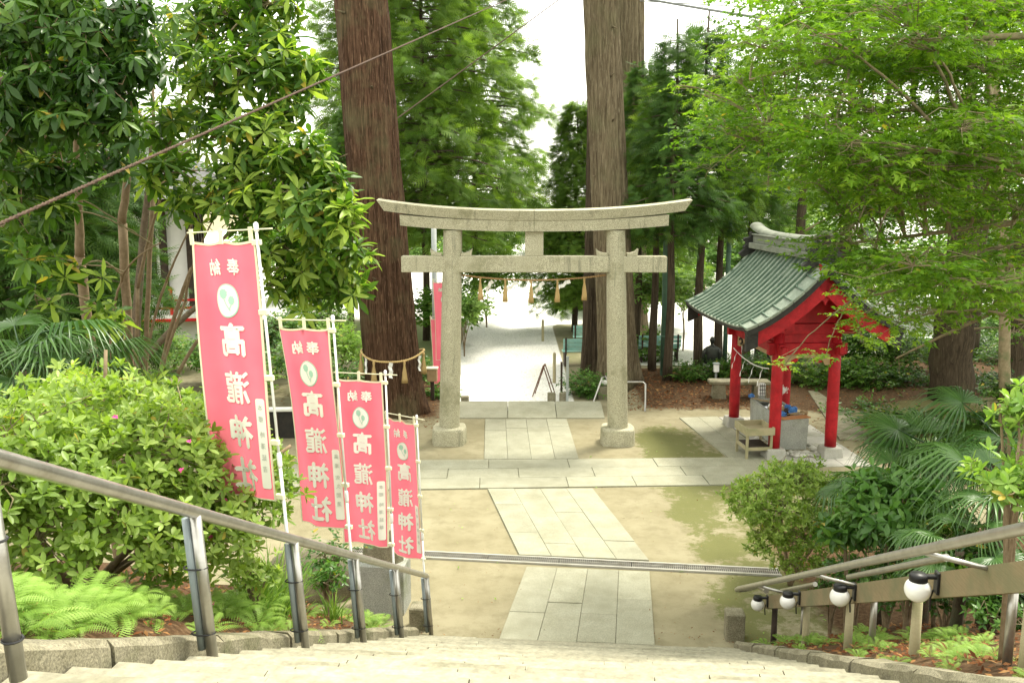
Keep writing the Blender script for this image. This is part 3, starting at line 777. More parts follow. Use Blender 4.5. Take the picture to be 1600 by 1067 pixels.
b2_ = gp(970, 602); gi2 = giant('cedar_tree', 'tall straight grey-brown cedar trunk flaring behind the right gate pillar', (2.72, 23.6, .1), (1.75, 23.6, 18), .50, .36, 'bark_cedar_grey', 8, (10.6, 20, 3.4, 1.0, 80, 30), .55)
gi3 = giant('cedar_tree', 'darker slim cedar trunk leaning against the tall grey-brown cedar', (2.22, 25.2, 0), (2.1, 25.2, 17), .27, .17, 'bark_cedar_dark', 12, None, .4)
gi4 = giant('cedar_tree', 'pale cedar trunk rising behind the tall grey-brown cedar', (4.1, 31.5, 0), (3.6, 31.5, 24), .52, .40, 'bark_cedar_grey', 15, None, .3)

for gi, n_, zr, x_, rr2 in ((gi1, 6, (2.5, 9), -.02, .60), (gi2, 5, (3, 9.5), -.02, .45)):
    for k in range(n_):      # dead branch stubs
        z = zr[0] + (zr[1] - zr[0]) * (k + random.random()) / n_; a = -math.pi / 2 + random.uniform(-1.3, 1.3)
        e_ = (aty(567, 0, 20.6)[0] + 2.62) * 1.9 / 17 if gi is gi1 else -.97 / 18
        p0 = np.array([e_ * z + rr2 * .85 * math.cos(a), rr2 * .85 * math.sin(a), z]); dv_ = np.array([math.cos(a), math.sin(a), random.uniform(-.3, .4)])
        MB().tube([p0, p0 + dv_ * .12, p0 + dv_ * random.uniform(.18, .32) + np.array([0, 0, random.uniform(-.08, .02)])], [.035, .022, .008], 7).build('branch_stub', 'bark_cedar_grey', gi, True)
tr = thing('shimenawa_rope', 'straw rope with tassels and paper zigzags tied round the massive cedar trunk', 'rope', (-2.62, 20.55, 0))
ang = np.linspace(-math.pi * 1.0, math.pi * 1.0, 90); rr_ = .70
rx_ = -.06 + rr_ * np.cos(ang); ry_ = rr_ * np.sin(ang); rz_ = 1.36 + .14 * np.abs(np.cos(ang)) ** 3
twisted_rope(np.stack([rx_, ry_, rz_], 1), .028, pitch=.12).build('rope', 'straw', tr, True)
for a_, k in ((-2.75, 't'), (-2.42, 's'), (-2.05, 't'), (-1.55, 's'), (-1.1, 't'), (-.55, 's'), (-.25, 't')):
    p = (-.06 + .73 * math.cos(a_), .73 * math.sin(a_), 1.36 + .14 * abs(math.cos(a_)) ** 3)
    if k == 't': o = obj('tassel', TAS, None, tr, True); o.scale = (1.25, 1.25, 1.05)
    else: o = obj('paper_streamer', SHI, None, tr); o.rotation_euler = (0, 0, a_ + 1.57); o.scale = (.9, 1, 1)
    o.location = p

# ================================================================== BANNERS
def text_geo(ch, size, bold=.016):
    c = bpy.data.curves.new('glyph', 'FONT'); c.body = ch; c.size = 1; c.offset = 0.0; c.align_x = 'CENTER'; c.resolution_u = 3
    o = bpy.data.objects.new('glyph', c); COL.objects.link(o)
    dg = bpy.context.evaluated_depsgraph_get(); me = bpy.data.meshes.new_from_object(o.evaluated_get(dg))
    bm = bmesh.new(); bm.from_mesh(me); bmesh.ops.triangulate(bm, faces=bm.faces)
    Vv = np.array([v.co[:2] for v in bm.verts]) if len(bm.verts) else np.zeros((0, 2)); bm.verts.index_update()
    Fc = [tuple(v.index for v in f.verts) for f in bm.faces]; bm.free()
    bpy.data.objects.remove(o); bpy.data.curves.remove(c); bpy.data.meshes.remove(me)
    if len(Vv):
        lo, hi = Vv.min(0), Vv.max(0); Vv = (Vv - (lo + hi) / 2) * size
    return Vv, Fc
GLY = {}
def glyph(ch, size, bold):
    k = (ch, size, bold)
    if k not in GLY: GLY[k] = text_geo(ch, size, bold)
    return GLY[k]
def disc(cx, cz, rx, rz, n=24, ph=0.0, shape=None):
    P = [(cx, cz)] + [(cx + rx * math.cos(a) * (shape(a) if shape else 1), cz + rz * math.sin(a) * (shape(a) if shape else 1)) for a in np.linspace(0, 2 * math.pi, n, endpoint=False)]
    return np.array(P), [(0, 1 + i, 1 + (i + 1) % n) for i in range(n)]
def strip(pts, w):
    P = np.array(pts, float); t = unit(np.gradient(P, axis=0)); nrm = np.stack([-t[:, 1], t[:, 0]], 1) * w / 2
    Vv = np.concatenate([P - nrm, P + nrm]); k = len(P); Fc = []
    for i in range(k - 1): Fc += [(i, i + 1, k + i + 1), (i, k + i + 1, k + i)]
    return Vv, Fc
def rrect(x0, x1, z0, z1, r, n=5):
    P = []
    for cx, cz, a0 in ((x1 - r, z1 - r, 0), (x0 + r, z1 - r, 90), (x0 + r, z0 + r, 180), (x1 - r, z0 + r, 270)):
        P += [(cx + r * math.cos(rad(a0 + 90 * i / n)), cz + r * math.sin(rad(a0 + 90 * i / n))) for i in range(n + 1)]
    c = np.array([[(x0 + x1) / 2, (z0 + z1) / 2]]); P = np.concatenate([c, np.array(P)])
    k = len(P) - 1; return P, [(0, 1 + i, 1 + (i + 1) % k) for i in range(k)]
def banner(label, base, top, fdir, seed, names, group, w=.45, h=1.60, polelen=None, sway=0.0):
    base = Vector(tuple(map(float, base))); top = Vector(tuple(map(float, top)))
    Z = (top - base).normalized(); Xd = Vector((fdir[0], fdir[1], fdir[2])); Xd = (Xd - Z * Xd.dot(Z)).normalized(); Yd = Z.cross(Xd)
    t = thing('banner', label, 'banner', base, 0, group)
    M = Matrix((Xd, Yd, Z)).transposed().to_4x4(); M.translation = base; t.matrix_world = M
    Lp = (top - base).length; rng = np.random.default_rng(seed); ph = rng.random(5) * 6.28
    z1 = Lp - .075; x0 = .035
    def surf(x, z):     # x from pole, z down from the cloth top
        x = np.asarray(x, float); z = np.asarray(z, float); f = x / w; g = z / h
        y = .026 * np.sin(6 * f + 2.6 * g + ph[0]) * (.25 + g) + .035 * np.sin(3.6 * g + 2 * f + ph[1]) * f + .010 * np.sin(15 * f + ph[2] + 5 * g) * (1 - .3 * g)
        y = y + .05 * f * f * math.sin(ph[3]) * g
        sag = .016 * np.sin(math.pi * np.mod(f * 2, 1)) * np.exp(-g * 9)
        return np.stack([x0 + x + sway * g * g * .3 - .02 * f * g, y, z1 - z - sag], -1)
    # pole, joint, crossbar
    pm = MB(); pm.tube([(0, 0, 0), (0, 0, Lp * .45)], .0105, 10); pm.build('pole', 'white_pole', t, True)
    MB().tube([(0, 0, Lp * .44), (0, 0, Lp + .02)], .0088, 10).build('pole_upper', 'white_pole', t, True)
    MB().lathe([(.0105, -.05), (.0155, -.03), (.0155, .03), (.0105, .05)], 10, (0, 0, Lp * .45)).build('pole_joint', 'white_pole', t, True)
    MB().tube([(-.12, 0, Lp - .012), (w + .055, 0, Lp - .018)], .005, 6).build('crossbar', 'cream_cloth', t)
    MB().lathe([(.006, -.03), (.015, -.025), (.015, .02), (.006, .03)], 8, (0, 0, Lp)).build('pole_cap', 'white_pole', t, True)
    nu, nv = 26, 60
    U, Vg = np.meshgrid(np.linspace(0, w, nu), np.linspace(0, h, nv)); P = surf(U, Vg).reshape(-1, 3)
    i0 = (np.arange(nv - 1)[:, None] * nu + np.arange(nu - 1)[None]).ravel()
    T_ = np.concatenate([np.stack([i0, i0 + 1, i0 + nu + 1], 1), np.stack([i0, i0 + nu + 1, i0 + nu], 1)])
    cl = obj('cloth', raw_mesh('cloth', P, T_, 'banner_red'), None, t, True)
    def refine(v, f, mx):
        bm = bmesh.new(); bv = [bm.verts.new((a[0], a[1], 0)) for a in v]
        for tri in f:
            try: bm.faces.new([bv[i] for i in tri])
            except ValueError: pass
        for _ in range(3):
            le = [e for e in bm.edges if e.calc_length() > mx]
            if not le: break
            bmesh.ops.subdivide_edges(bm, edges=le, cuts=1); bmesh.ops.triangulate(bm, faces=bm.faces)
        bm.verts.index_update(); v2 = np.array([q.co[:2] for q in bm.verts]); f2 = [tuple(q.index for q in fc.verts) for fc in bm.faces]; bm.free()
        return v2, f2
    def put(name, shapes, mat, off, parent):
        Vv = []; Tt = []; k = 0
        for (sv, sf) in shapes:
            if not len(sv): continue
            sv, sf = refine(np.array(sv), sf, .028); pos = surf(sv[:, 0], sv[:, 1])
            for s in (off + .0004 * (len(Vv) // 2), -off - .0004 * (len(Vv) // 2)):
                q = pos.copy(); q[:, 1] += s; Vv.append(q); Tt.append(np.array(sf) + k); k += len(sv)
        return obj(name, raw_mesh(name, np.concatenate(Vv), np.concatenate(Tt), mat), None, parent)
    def gl(ch, cx, cz, size, bold=.02, wide=1.0):
        v, f = glyph(ch, size, bold)
        if not len(v): return v, f
        v = v * np.array([wide, -1.0]) + np.array([cx, cz])
        return v, f
    xc = w * .50; H_ = h
    def heavy(ch, cx, cz, size, e):     # brush weight: the same stroke laid down five times, a hair apart
        v, f = gl(ch, cx, cz, size); return [(v + np.array(o_), f) for o_ in ((0, 0), (e, 0), (-e, 0), (0, e), (0, -e))]
    for ch, fx in (('奉', .36), ('納', .66)): put('offering_letter', heavy(ch, w * fx, .095 * H_, .11, .003), 'banner_print', .0035, cl)
    for ch, fz in (('髙', .375), ('瀧', .56), ('神', .735), ('社', .905)):
        put('shrine_letter', heavy(ch, xc - .012, fz * H_, .215, .0075 if ch != '瀧' else .0045), 'banner_print', .0035, cl)
    # crest: cream oval ringed in green with two stalked leaves
    cz = .222 * H_; egg = lambda a: 1 + .06 * math.sin(a) 
    put('crest_ring', [disc(xc, cz, .088, .105, 32, 0, egg)], 'banner_green', .003, cl)
    put('crest_field', [disc(xc, cz, .080, .097, 32, 0, egg)], 'banner_print', .0045, cl)
    scal = lambda a: 1 + .10 * math.cos(9 * a)
    put('crest_leaves', [disc(xc + .022, cz - .038, .028, .030, 36, 0, scal), disc(xc - .032, cz + .004, .020, .028, 36, 0, scal),
                         strip([(xc + .018, cz - .01), (xc + .008, cz + .02), (xc - .006, cz + .045), (xc - .022, cz + .07)], .006), strip([(xc - .03, cz + .03), (xc - .02, cz + .05), (xc - .014, cz + .06)], .006)], 'banner_green', .006, cl)
    lab = [rrect(.020, .094, .60 * H_, .955 * H_, .016)]
    put('name_panel', lab, 'banner_print', .004, cl)
    k = len(names); nl_ = put('name_letters', [gl(ch, .057, (.635 + .045 * i + (.015 if i >= 2 else 0)) * H_, .042, .0) for i, ch in enumerate(names)], 'banner_ink', .0055, cl); nl_['kind'] = 'stuff'
    # hems and loops
    e = .013; zz = np.linspace(0, h, 30); xx = np.linspace(0, w, 14)
    put('hem', [strip([(.004, z) for z in zz], e), strip([(w - .004, z) for z in zz], e), strip([(x, .006) for x in xx], e * 1.2), strip([(x, h - .003) for x in xx], e * .7)], 'cream_cloth', .0025, t)
    for x in (.012, w * .5, w - .012):
        MB().box((x0 + x, 0, (z1 + Lp - .015) / 2), (.026, .010, Lp - .008 - z1 + .03)).build('top_loop', 'cream_cloth', t)
    for g in (.01, .27, .52, .77, .985):
        yy = float(surf(0, g * h)[1])
        MB().box((.012, yy * .4, z1 - g * h), (.062, .028, .034), None, .004).build('side_loop', 'cream_cloth', t)
    return t
POSTD = (0.0, 1.6, 3.05, 4.5, 5.89, 7.33)
RAILH = .72
def postbase(d): return sp(-1.66, d, .0)
specs = [
    (4.5, (400, 355), (-.90, .42, -.06), ' 本郷時澤延吉', 'red banner whose foot is hidden by the azalea bush, highest up the stairs', 21),
    (3.05, (520, 498), (-.90, .44, -.02), '高滝佐久間清', 'red banner second down the stairs, hanging clear of the azalea bush', 22),
    (1.6, (602, 583), (-.94, .33, -.03), '本郷時澤延雄', 'red banner third down the stairs, overlapping the lowest banner', 23),
    (0.0, (651, 652), (-.76, .65, -.03), '本郷時澤延雄', 'red banner tied to the lowest handrail post at the stair foot', 24)]
BPOLE = []
for d, px, fd, nm, lab, sd_ in specs:
    pb = postbase(d); bb = pb + np.array([SR[0] * -.052, SR[1] * -.052, .06])
    tp = aty(px[0], px[1], pb[1]); BPOLE.append((d, bb, tp))
    banner(lab, bb, tp, fd, sd_, nm.strip(), 'red votive banners on the left handrail', h=1.62, w=.49)
for k, (u, v, Yf, lab) in enumerate(((712, 436, 22.6, 'red banner hanging behind the left gate pillar, in front of the others there'), (716, 462, 24.2, 'red banner half hidden behind another by the left gate pillar'), (708, 492, 23.5, 'red banner lowest behind the left gate pillar, only its corner showing'))):
    tp = aty(u, v, Yf); zb = 0.2
    banner(lab, (tp[0] + .05, Yf, zb), tp, (-.95, .25 - .2 * k, 0), 31 + k, '本郷時澤延吉', 'red votive banners beyond the gate', w=.55, h=1.95 if k == 0 else 1.7)

# ================================================================== LEFT HANDRAIL
hr = thing('handrail', 'brushed steel handrail with six posts down the left side of the stairs', 'handrail', sp(-1.66, 0))
o0 = np.array(sp(-1.66, 0))
lean = np.array([-.045, 0, 0])
path = [sp(-1.66, -.03, RAILH - .02) + lean] + [sp(-1.66, d, RAILH + max(0, d - TOPD) * SLOPE) + lean for d in np.linspace(.02, TOPD + 1.6, 14)]
autosmooth(MB().tube([p - o0 for p in path], .030, 18).build('rail', 'steel', hr), 60)
for d in POSTD:
    p = sp(-1.66, d) - o0
    po = MB().tube([p + np.array([0, 0, -.02]), p + lean + np.array([0, 0, RAILH + (.0 if d > 0 else .0)])], .027, 16).build('post', 'steel', hr, True)
    if d < 6.5:
        q = p + np.array([SR[0] * -.050, SR[1] * -.050, 0])
        MB().tube([q + np.array([0, 0, .03]), q + lean * .93 + np.array([0, 0, RAILH - .03])], .020, 12).build('pole_sleeve', 'pvc_grey', hr, True)
    for f in (.16, .62):
        c = p + lean * f + np.array([-.03 if d < 6.5 else 0, 0, RAILH * f])
        ringp = [c + np.array([(.056 if d < 6.5 else .031) * math.cos(a), .031 * math.sin(a), 0]) for a in np.linspace(0, 2 * math.pi, 14)]
        MB().tube(ringp, .0045, 5, False).build('cable_tie', 'black_plastic', hr)

# ================================================================== RIGHT HANDRAIL AND LAMP BEAM
hr2 = thing('handrail', 'steel pipe handrail with returned lower end beside the globe lamps', 'handrail', sp(1.80, 0)); o0 = np.array(sp(1.80, 0))
path = [sp(1.80, d, .70) for d in np.linspace(TOPD + .4, .05, 12)]
path += [sp(1.80, -.06, .69), sp(1.83, -.12, .69), sp(1.90, -.12, .70), sp(1.94, -.05, .71), sp(1.97, .3, .73)]
path += [sp(1.99, .62, .66)]
autosmooth(MB().tube([p - o0 for p in path], .026, 16).build('rail', 'steel', hr2), 60)
autosmooth(MB().tube([sp(2.16, .55, .67) - o0, sp(2.16, 1.9, .685) - o0], .022, 12).build('rear_rail', 'steel', hr2), 60)
autosmooth(MB().tube([sp(2.16, 2.9, .70) - o0, sp(2.16, 4.75, .72) - o0], .022, 12).build('rear_rail', 'steel', hr2), 60)
for d in (1.2, 3.3, 5.4):
    MB().tube([sp(2.24, d, 0) - o0 - np.array([0, 0, .05]), sp(2.24, d, .60) - o0], .024, 10).build('post', 'steel', hr2, True)
    MB().tube([sp(2.24, d, .58) - o0, sp(1.80, d + .02, .68) - o0], .014, 8).build('rail_bracket', 'steel', hr2, True)
lb = thing('lamp_beam', 'long weathered timber beam on posts carrying the globe lamps beside the stairs', 'beam', sp(2.12, 0)); o0 = np.array(sp(2.12, 0))
def slope_bar(l0, l1, d0, d1, zb, zt, name, mat, par, origin):
    P = [sp(l0, d0, zb), sp(l1, d0, zb), sp(l1, d1, zb), sp(l0, d1, zb), sp(l0, d0, zt), sp(l1, d0, zt), sp(l1, d1, zt), sp(l0, d1, zt)]
    return MB().add([p - origin for p in P], [(3, 2, 1, 0), (4, 5, 6, 7), (0, 1, 5, 4), (1, 2, 6, 5), (2, 3, 7, 6), (3, 0, 4, 7)]).build(name, mat, par)
slope_bar(2.10, 2.145, -.02, 2.62, .475, .625, 'beam_board', 'beam_timber', lb, o0); slope_bar(2.10, 2.145, 2.63, 6.9, .475, .628, 'beam_board', 'beam_timber', lb, o0)
for d in (.15, 1.55, 2.9, 4.3, 5.7):
    p = sp(2.185, d) - o0; 
    MB().tube([p + np.array([0, 0, -.12]), p + np.array([.0, 0, .50])], [.034, .030], 10).build('beam_post', 'old_timber' if d > 1 else 'dark_timber', lb, True)
for d in (.18, 1.62, 3.3, 4.82):
    c = sp(1.99, d, .50 + .02); lab = {.18: 'white globe lamp lowest on the timber beam by the stair foot', 1.62: 'white globe lamp second up the timber beam', 3.3: 'white globe lamp third up the timber beam', 4.82: 'white globe lamp highest on the timber beam, nearest the palm fronds'}[d]
    g = thing('globe_lamp', lab, 'lamp', c, -AZ, 'globe lamps on the timber beam')
    a = np.linspace(-math.pi / 2, math.radians(58), 14)
    autosmooth(MB().lathe([(max(.0005, .072 * math.cos(q)), .072 * math.sin(q)) for q in a], 26).build('globe', 'opal_glass', g), 80)
    MB().lathe([(.046, .048), (.050, .052), (.050, .082), (.044, .094), (.002, .098)], 22).build('cap', 'black_plastic', g, True)
    MB().box((.066, 0, .078), (.075, .035, .022), None, .005).build('arm', 'black_plastic', g)
    MB().box((.102, 0, .045), (.016, .06, .13), None, .006).build('wall_plate', 'black_plastic', g)
    MB().tube([(.092, .02, -.01), (.085, .035, -.06), (.095, .05, -.14)], .006, 6).build('cable', 'black_plastic', g)
# ================================================================== WATER PAVILION
pv = thing('water_pavilion', 'red lacquered ablution pavilion with curved green copper roof', 'pavilion', (5.46, 18.42, 0), rad(4.6))
for x in (-.555, .555):
    for y in (-1.21, 1.21):
        MB().box((x, y, .09), (.40, .40, .24), None, .015, .86).build('post_base', 'concrete', pv)
        MB().lathe([(.108, .205), (.112, .6), (.11, 1.6), (.104, 2.42)], 24, (x, y, 0)).build('post', 'red_lacquer', pv, True)
EX, ZR, ZE, YV = 1.50, 3.86, 2.58, 2.06
def roofz(t, y): return ZR - (ZR - ZE) * (1.42 * t - .42 * t * t) + .10 * (abs(y) / YV) ** 3 * t * t
def rp_(s, t, y, up=0.0):
    e = 1e-3; sl = (roofz(min(1, t + e), y) - roofz(t, y)) / (EX * e) if t < 1 else -.35
    nn = Vector((-sl * s, 0, 1)).normalized() if s > 0 else Vector((sl * -s * 1.0 * -1, 0, 1)).normalized()
    if s < 0: nn = Vector((sl, 0, 1)).normalized()
    return Vector((s * EX * t, y, roofz(t, y))) + nn * up
TS = np.linspace(0, 1, 12)
npan, y0, y1 = 15, -1.70, 1.70
for s in (-1, 1):
    for i in range(npan):
        a, b = y0 + (y1 - y0) * i / npan, y0 + (y1 - y0) * (i + 1) / npan
        rows = [[rp_(s, t, a + .004, .0), rp_(s, t, b - .004, .0), rp_(s, t, b - .004, -.03), rp_(s, t, a + .004, -.03)] for t in TS]
        MB().loft(rows).build('roof_panel', 'copper_patina', pv)
    for i in range(npan + 1):
        y = y0 + (y1 - y0) * i / npan
        rows = [[rp_(s, t, y - .022, -.01), rp_(s, t, y + .022, -.01), rp_(s, t, y + .016, .038), rp_(s, t, y - .016, .038)] for t in TS]
        MB().loft(rows).build('roof_seam', 'copper_seam', pv)
    for sy in (-1, 1):
        ve = YV
        # verge sheets fold down towards the gable edge, a cross seam between them
        ts = np.linspace(.06, 1.0, 8)
        for k in range(7):
            ta, tb = ts[k] + .004, ts[k + 1] - .004; rows = []
            for t in np.linspace(ta, tb, 4):
                rows.append([rp_(s, t, sy * 1.705, .0), rp_(s, t, sy * 1.88, -.01), rp_(s, t, sy * ve, -.055), rp_(s, t, sy * ve, -.09), rp_(s, t, sy * 1.705, -.05)])
            MB().loft(rows).build('verge_panel', 'copper_patina', pv)
        for k in range(8):
            t = ts[k]
            MB().tube([rp_(s, min(1, t - .02 if k else t), sy * 1.70, .014), rp_(s, t, sy * 1.88, .006), rp_(s, t, sy * (ve + .004), -.045)], .016, 6).build('verge_seam', 'copper_seam', pv)
        MB().tube([rp_(s, t, sy * (ve - .005), -.052) for t in np.linspace(.05, 1, 10)], .018, 6).build('verge_roll', 'copper_patina', pv)
        rows = [[rp_(s, t, sy * (ve - .02), -.09), rp_(s, t, sy * (ve - .02), -.19), rp_(s, t, sy * (ve - .15), -.19), rp_(s, t, sy * (ve - .15), -.09)] for t in np.linspace(.02, 1.0, 12)]
        MB().loft(rows).build('verge_trim', 'black_trim', pv)
        # red barge board with dark metal shoe at its foot
        def bd(t, dz): 
            p = rp_(s, t, sy * (ve - .13), -.185); return p + Vector((0, 0, dz))
        rows = []
        for t in np.linspace(.0, .90, 12):
            dep = .26 + .14 * (1 - t) ** 2; p = bd(t, 0)
            rows.append([(p.x, sy * (ve - .10), p.z + .02), (p.x, sy * (ve - .17), p.z + .02), (p.x, sy * (ve - .17), p.z - dep), (p.x, sy * (ve - .10), p.z - dep)])
        MB().loft(rows).build('barge_board', 'red_lacquer', pv)
        rows = []
        for t in np.linspace(.872, 1.0, 4):
            p = bd(t, 0); rows.append([(p.x, sy * (ve - .085), p.z + .03), (p.x, sy * (ve - .185), p.z + .03), (p.x, sy * (ve - .185), p.z - .285), (p.x, sy * (ve - .085), p.z - .285)])
        MB().loft(rows).build('barge_shoe', 'black_trim', pv)
    # eave edge and red soffit
    rows = [[rp_(s, .985, y, -.03), rp_(s, 1.0, y, -.03), rp_(s, 1.0, y, -.10), rp_(s, .985, y, -.10)] for y in np.linspace(-1.95, 1.95, 14)]
    MB().loft(rows).build('eave_edge', 'black_trim', pv)
    rows = [[rp_(s, t, -1.82, -.12), rp_(s, t, 1.82, -.12), rp_(s, t, 1.82, -.15), rp_(s, t, -1.82, -.15)] for t in np.linspace(.02, .96, 8)]
    MB().loft(rows).build('soffit', 'red_lacquer', pv)
    for k in range(11):
        y = -1.7 + .34 * k
        MB().tube([rp_(s, t, y, -.19) for t in np.linspace(.15, .95, 6)], .028, 4).build('rafter', 'red_lacquer', pv)
# ridge
MB().box((0, 0, 3.88), (.46, 3.36, .12), None, .01).build('ridge_foot', 'copper_ridge', pv)
MB().box((0, 0, 4.02), (.28, 3.34, .17), None, .01).build('ridge_wall', 'copper_ridge', pv)
MB().box((0, 0, 4.115), (.36, 3.44, .035), None, .01).build('ridge_band', 'copper_ridge', pv)
rows = []
for y in np.linspace(-1.86, 1.86, 17):
    zc = 4.13 + .15 * (abs(y) / 1.86) ** 4; rows.append([(.15 * math.cos(a), y, zc + .085 * math.sin(a)) for a in np.linspace(0, math.pi, 9)] + [(-.15, y, zc - .02), (.15, y, zc - .02)])
autosmooth(MB().loft(rows).build('ridge_cap', 'copper_ridge', pv), 40)
for sy in (-1, 1):
    # scrolled end ornament
    prof = []
    for k in range(33):
        a = math.pi * (k / 32) * 1.28 - math.pi * .14; r = .30 + .045 * math.cos(9 * a)
        prof.append((r * 1.0 * math.cos(a), 3.92 + r * .82 * math.sin(a)))
    prof = [(.34, 3.62), (.42, 3.70)] + prof + [(-.42, 3.70), (-.34, 3.62), (0, 3.80)]
    o = MB().prism(prof, sy * 1.66, sy * 1.80, 'y').build('ridge_ornament', 'black_trim', pv)
    for (x, z, r) in ((0, 3.98, .10), (-.19, 3.86, .06), (.19, 3.86, .06), (-.14, 4.08, .045), (.14, 4.08, .045), (0, 4.12, .04)):
        MB().lathe([(r, 0), (r * .8, .03), (r * .45, .02), (r * .3, .045), (.002, .05)], 12).build('ornament_boss', 'black_trim', o).matrix_world = pv.matrix_world @ Matrix.Translation((x, sy * 1.80, z)) @ Matrix.Rotation(-sy * math.pi / 2, 4, 'X')
    # gable wall, hanging carving
    MB().prism([(-.95, 2.62), (.95, 2.62), (.30, 3.45), (0, 3.68), (-.30, 3.45)], sy * 1.27, sy * 1.33, 'y').build('gable_wall', 'red_lacquer', pv)
    MB().prism([(0, 3.42), (.14, 3.30), (.11, 3.14), (.04, 3.10), (0, 3.02), (-.04, 3.10), (-.11, 3.14), (-.14, 3.30)], sy * 1.87, sy * 1.92, 'y').build('gable_pendant', 'red_lacquer', pv)
    # beams between posts
    MB().box((0, sy * 1.21, 2.12), (1.52, .13, .22), None, .01).build('tie_beam', 'red_lacquer', pv)
    MB().box((0, sy * 1.21, 2.50), (2.0, .16, .20), None, .01).build('upper_beam', 'red_lacquer', pv)
    MB().box((0, sy * 1.21, 2.315), (.94, .05, .16)).build('infill_board', 'red_lacquer', pv)
    MB().prism([(-.45, 2.008), (-.45, 1.80), (-.36, 1.80), (-.30, 1.90), (-.22, 1.94), (.22, 1.94), (.30, 1.90), (.36, 1.80), (.45, 1.80), (.45, 2.008)], sy * 1.19, sy * 1.23, 'y').build('apron_board', 'tan_timber', pv)
    for sx in (-1, 1):
        q = [(.12, 2.0), (.16, 1.88), (.24, 1.83), (.33, 1.85), (.37, 1.92), (.33, 1.965), (.27, 1.94), (.24, 1.965), (.27, 2.0)]
        MB().prism([(sx * a, b) for a, b in q], sy * 1.16, sy * 1.185, 'y').build('carved_scroll', 'red_lacquer', pv)
        MB().tube([(sx * (.30 + .055 * math.cos(a)), sy * 1.15, 1.905 + .05 * math.sin(a)) for a in np.linspace(.4, 5.2, 12)], .012, 5).build('scroll_line', 'black_trim', pv)
for sx in (-1, 1):
    MB().box((sx * .555, 0, 2.12), (.13, 2.9, .22), None, .01).build('side_beam', 'red_lacquer', pv)
    MB().box((sx * .56, 0, 2.62), (.16, 3.5, .16), None, .01).build('wall_plate', 'red_lacquer', pv)
    MB().box((sx * .555, 0, 2.36), (.04, 2.25, .30)).build('side_infill', 'red_lacquer', pv)
    MB().prism([(-1.1, 2.008), (-1.1, 1.80), (-.94, 1.80), (-.82, 1.92), (.82, 1.92), (.94, 1.80), (1.1, 1.80), (1.1, 2.008)], sx * .535, sx * .575, 'x').build('apron_board', 'tan_timber', pv)
    for sy in (-1, 1):
        MB().tube([(sx * .59, sy * (.85 + .09 * math.cos(a)), 1.93 + .06 * math.sin(a)) for a in np.linspace(.2, 5.0, 12)], .018, 5).build('carved_scroll', 'black_trim', pv)
        MB().box((sx * .555, sy * 1.42, 2.12), (.11, .24, .16), None, .02).build('beam_nose', 'red_lacquer', pv)
pvm = pv.matrix_world.copy()
def pl(x, y, z): return Matrix.Translation((5.46, 18.42, 0)) @ Matrix.Rotation(rad(4.6), 4, 'Z') @ Vector((x, y, z))
sr = thing('shimenawa_rope', 'thin white rope with paper zigzags strung between the pavilion posts', 'rope', pl(-.68, 0, 0), rad(2.6))
yy = np.linspace(-1.2, 1.2, 30); twisted_rope(np.stack([0 * yy, yy, 1.74 - .10 * (1 - (yy / 1.2) ** 2)], 1), .012, pitch=.06).build('rope', 'paper', sr)
for y in (-.85, -.3, .3, .9):
    o = obj('paper_streamer', SHI, None, sr); o.location = (0, y, 1.72 - .10 * (1 - (y / 1.2) ** 2)); o.rotation_euler = (.3, .2, 1.4)

# ---- basin with water, boards, flowers, ladles
bx_, by_ = -.02, .05
bs = thing('stone_basin', 'long grey stone water basin under the pavilion roof', 'basin', pl(bx_, by_, 0), rad(2.6))
mb = MB(); w2, l2, h2, th = .30, .92, .66, .07
outer = [(-w2, -l2), (w2, -l2), (w2, l2), (-w2, l2)]; inner = [(-w2 + th, -l2 + th), (w2 - th, -l2 + th), (w2 - th, l2 - th), (-w2 + th, l2 - th)]
Vv = [(x * .95, y * .97, .03) for x, y in outer] + [(x, y, h2) for x, y in outer] + [(x, y, h2) for x, y in inner] + [(x, y, h2 - .25) for x, y in inner]
Fc = [(0, 1, 2, 3)] + [(r * 4 + k, r * 4 + (k + 1) % 4, r * 4 + 4 + (k + 1) % 4, r * 4 + 4 + k) for r in range(3) for k in range(4)] + [(12, 13, 14, 15)]
mb.add(Vv, Fc).build('basin_body', 'granite_grey', bs)
MB().box((0, 0, h2 - .09), (2 * (w2 - th) - .004, 2 * (l2 - th) - .004, .02)).build('water', 'basin_water', bs)
MB().box((0, 0, .02), (.72, 2.0, .06), None, .01).build('plinth', 'kerb_stone', bs)
for z_ in (.26, .34, .42): # carved emblem on the long side: raised strokes
    MB().box((-w2 - .002, -.05, z_), (.02, .16 - abs(z_ - .34), .025), None, .005).build('carved_mark', 'rust_metal', bs)
ob_ = thing('wooden_board', 'orange wooden board laid over the near end of the basin', 'board', pl(bx_ + .02, by_ - .80, h2 + .012), rad(2.6))
MB().box((0, 0, 0), (.62, .20, .024), None, .004).build('board', 'orange_board', ob_)
ob_.rotation_euler = (0, 0, rad(16))
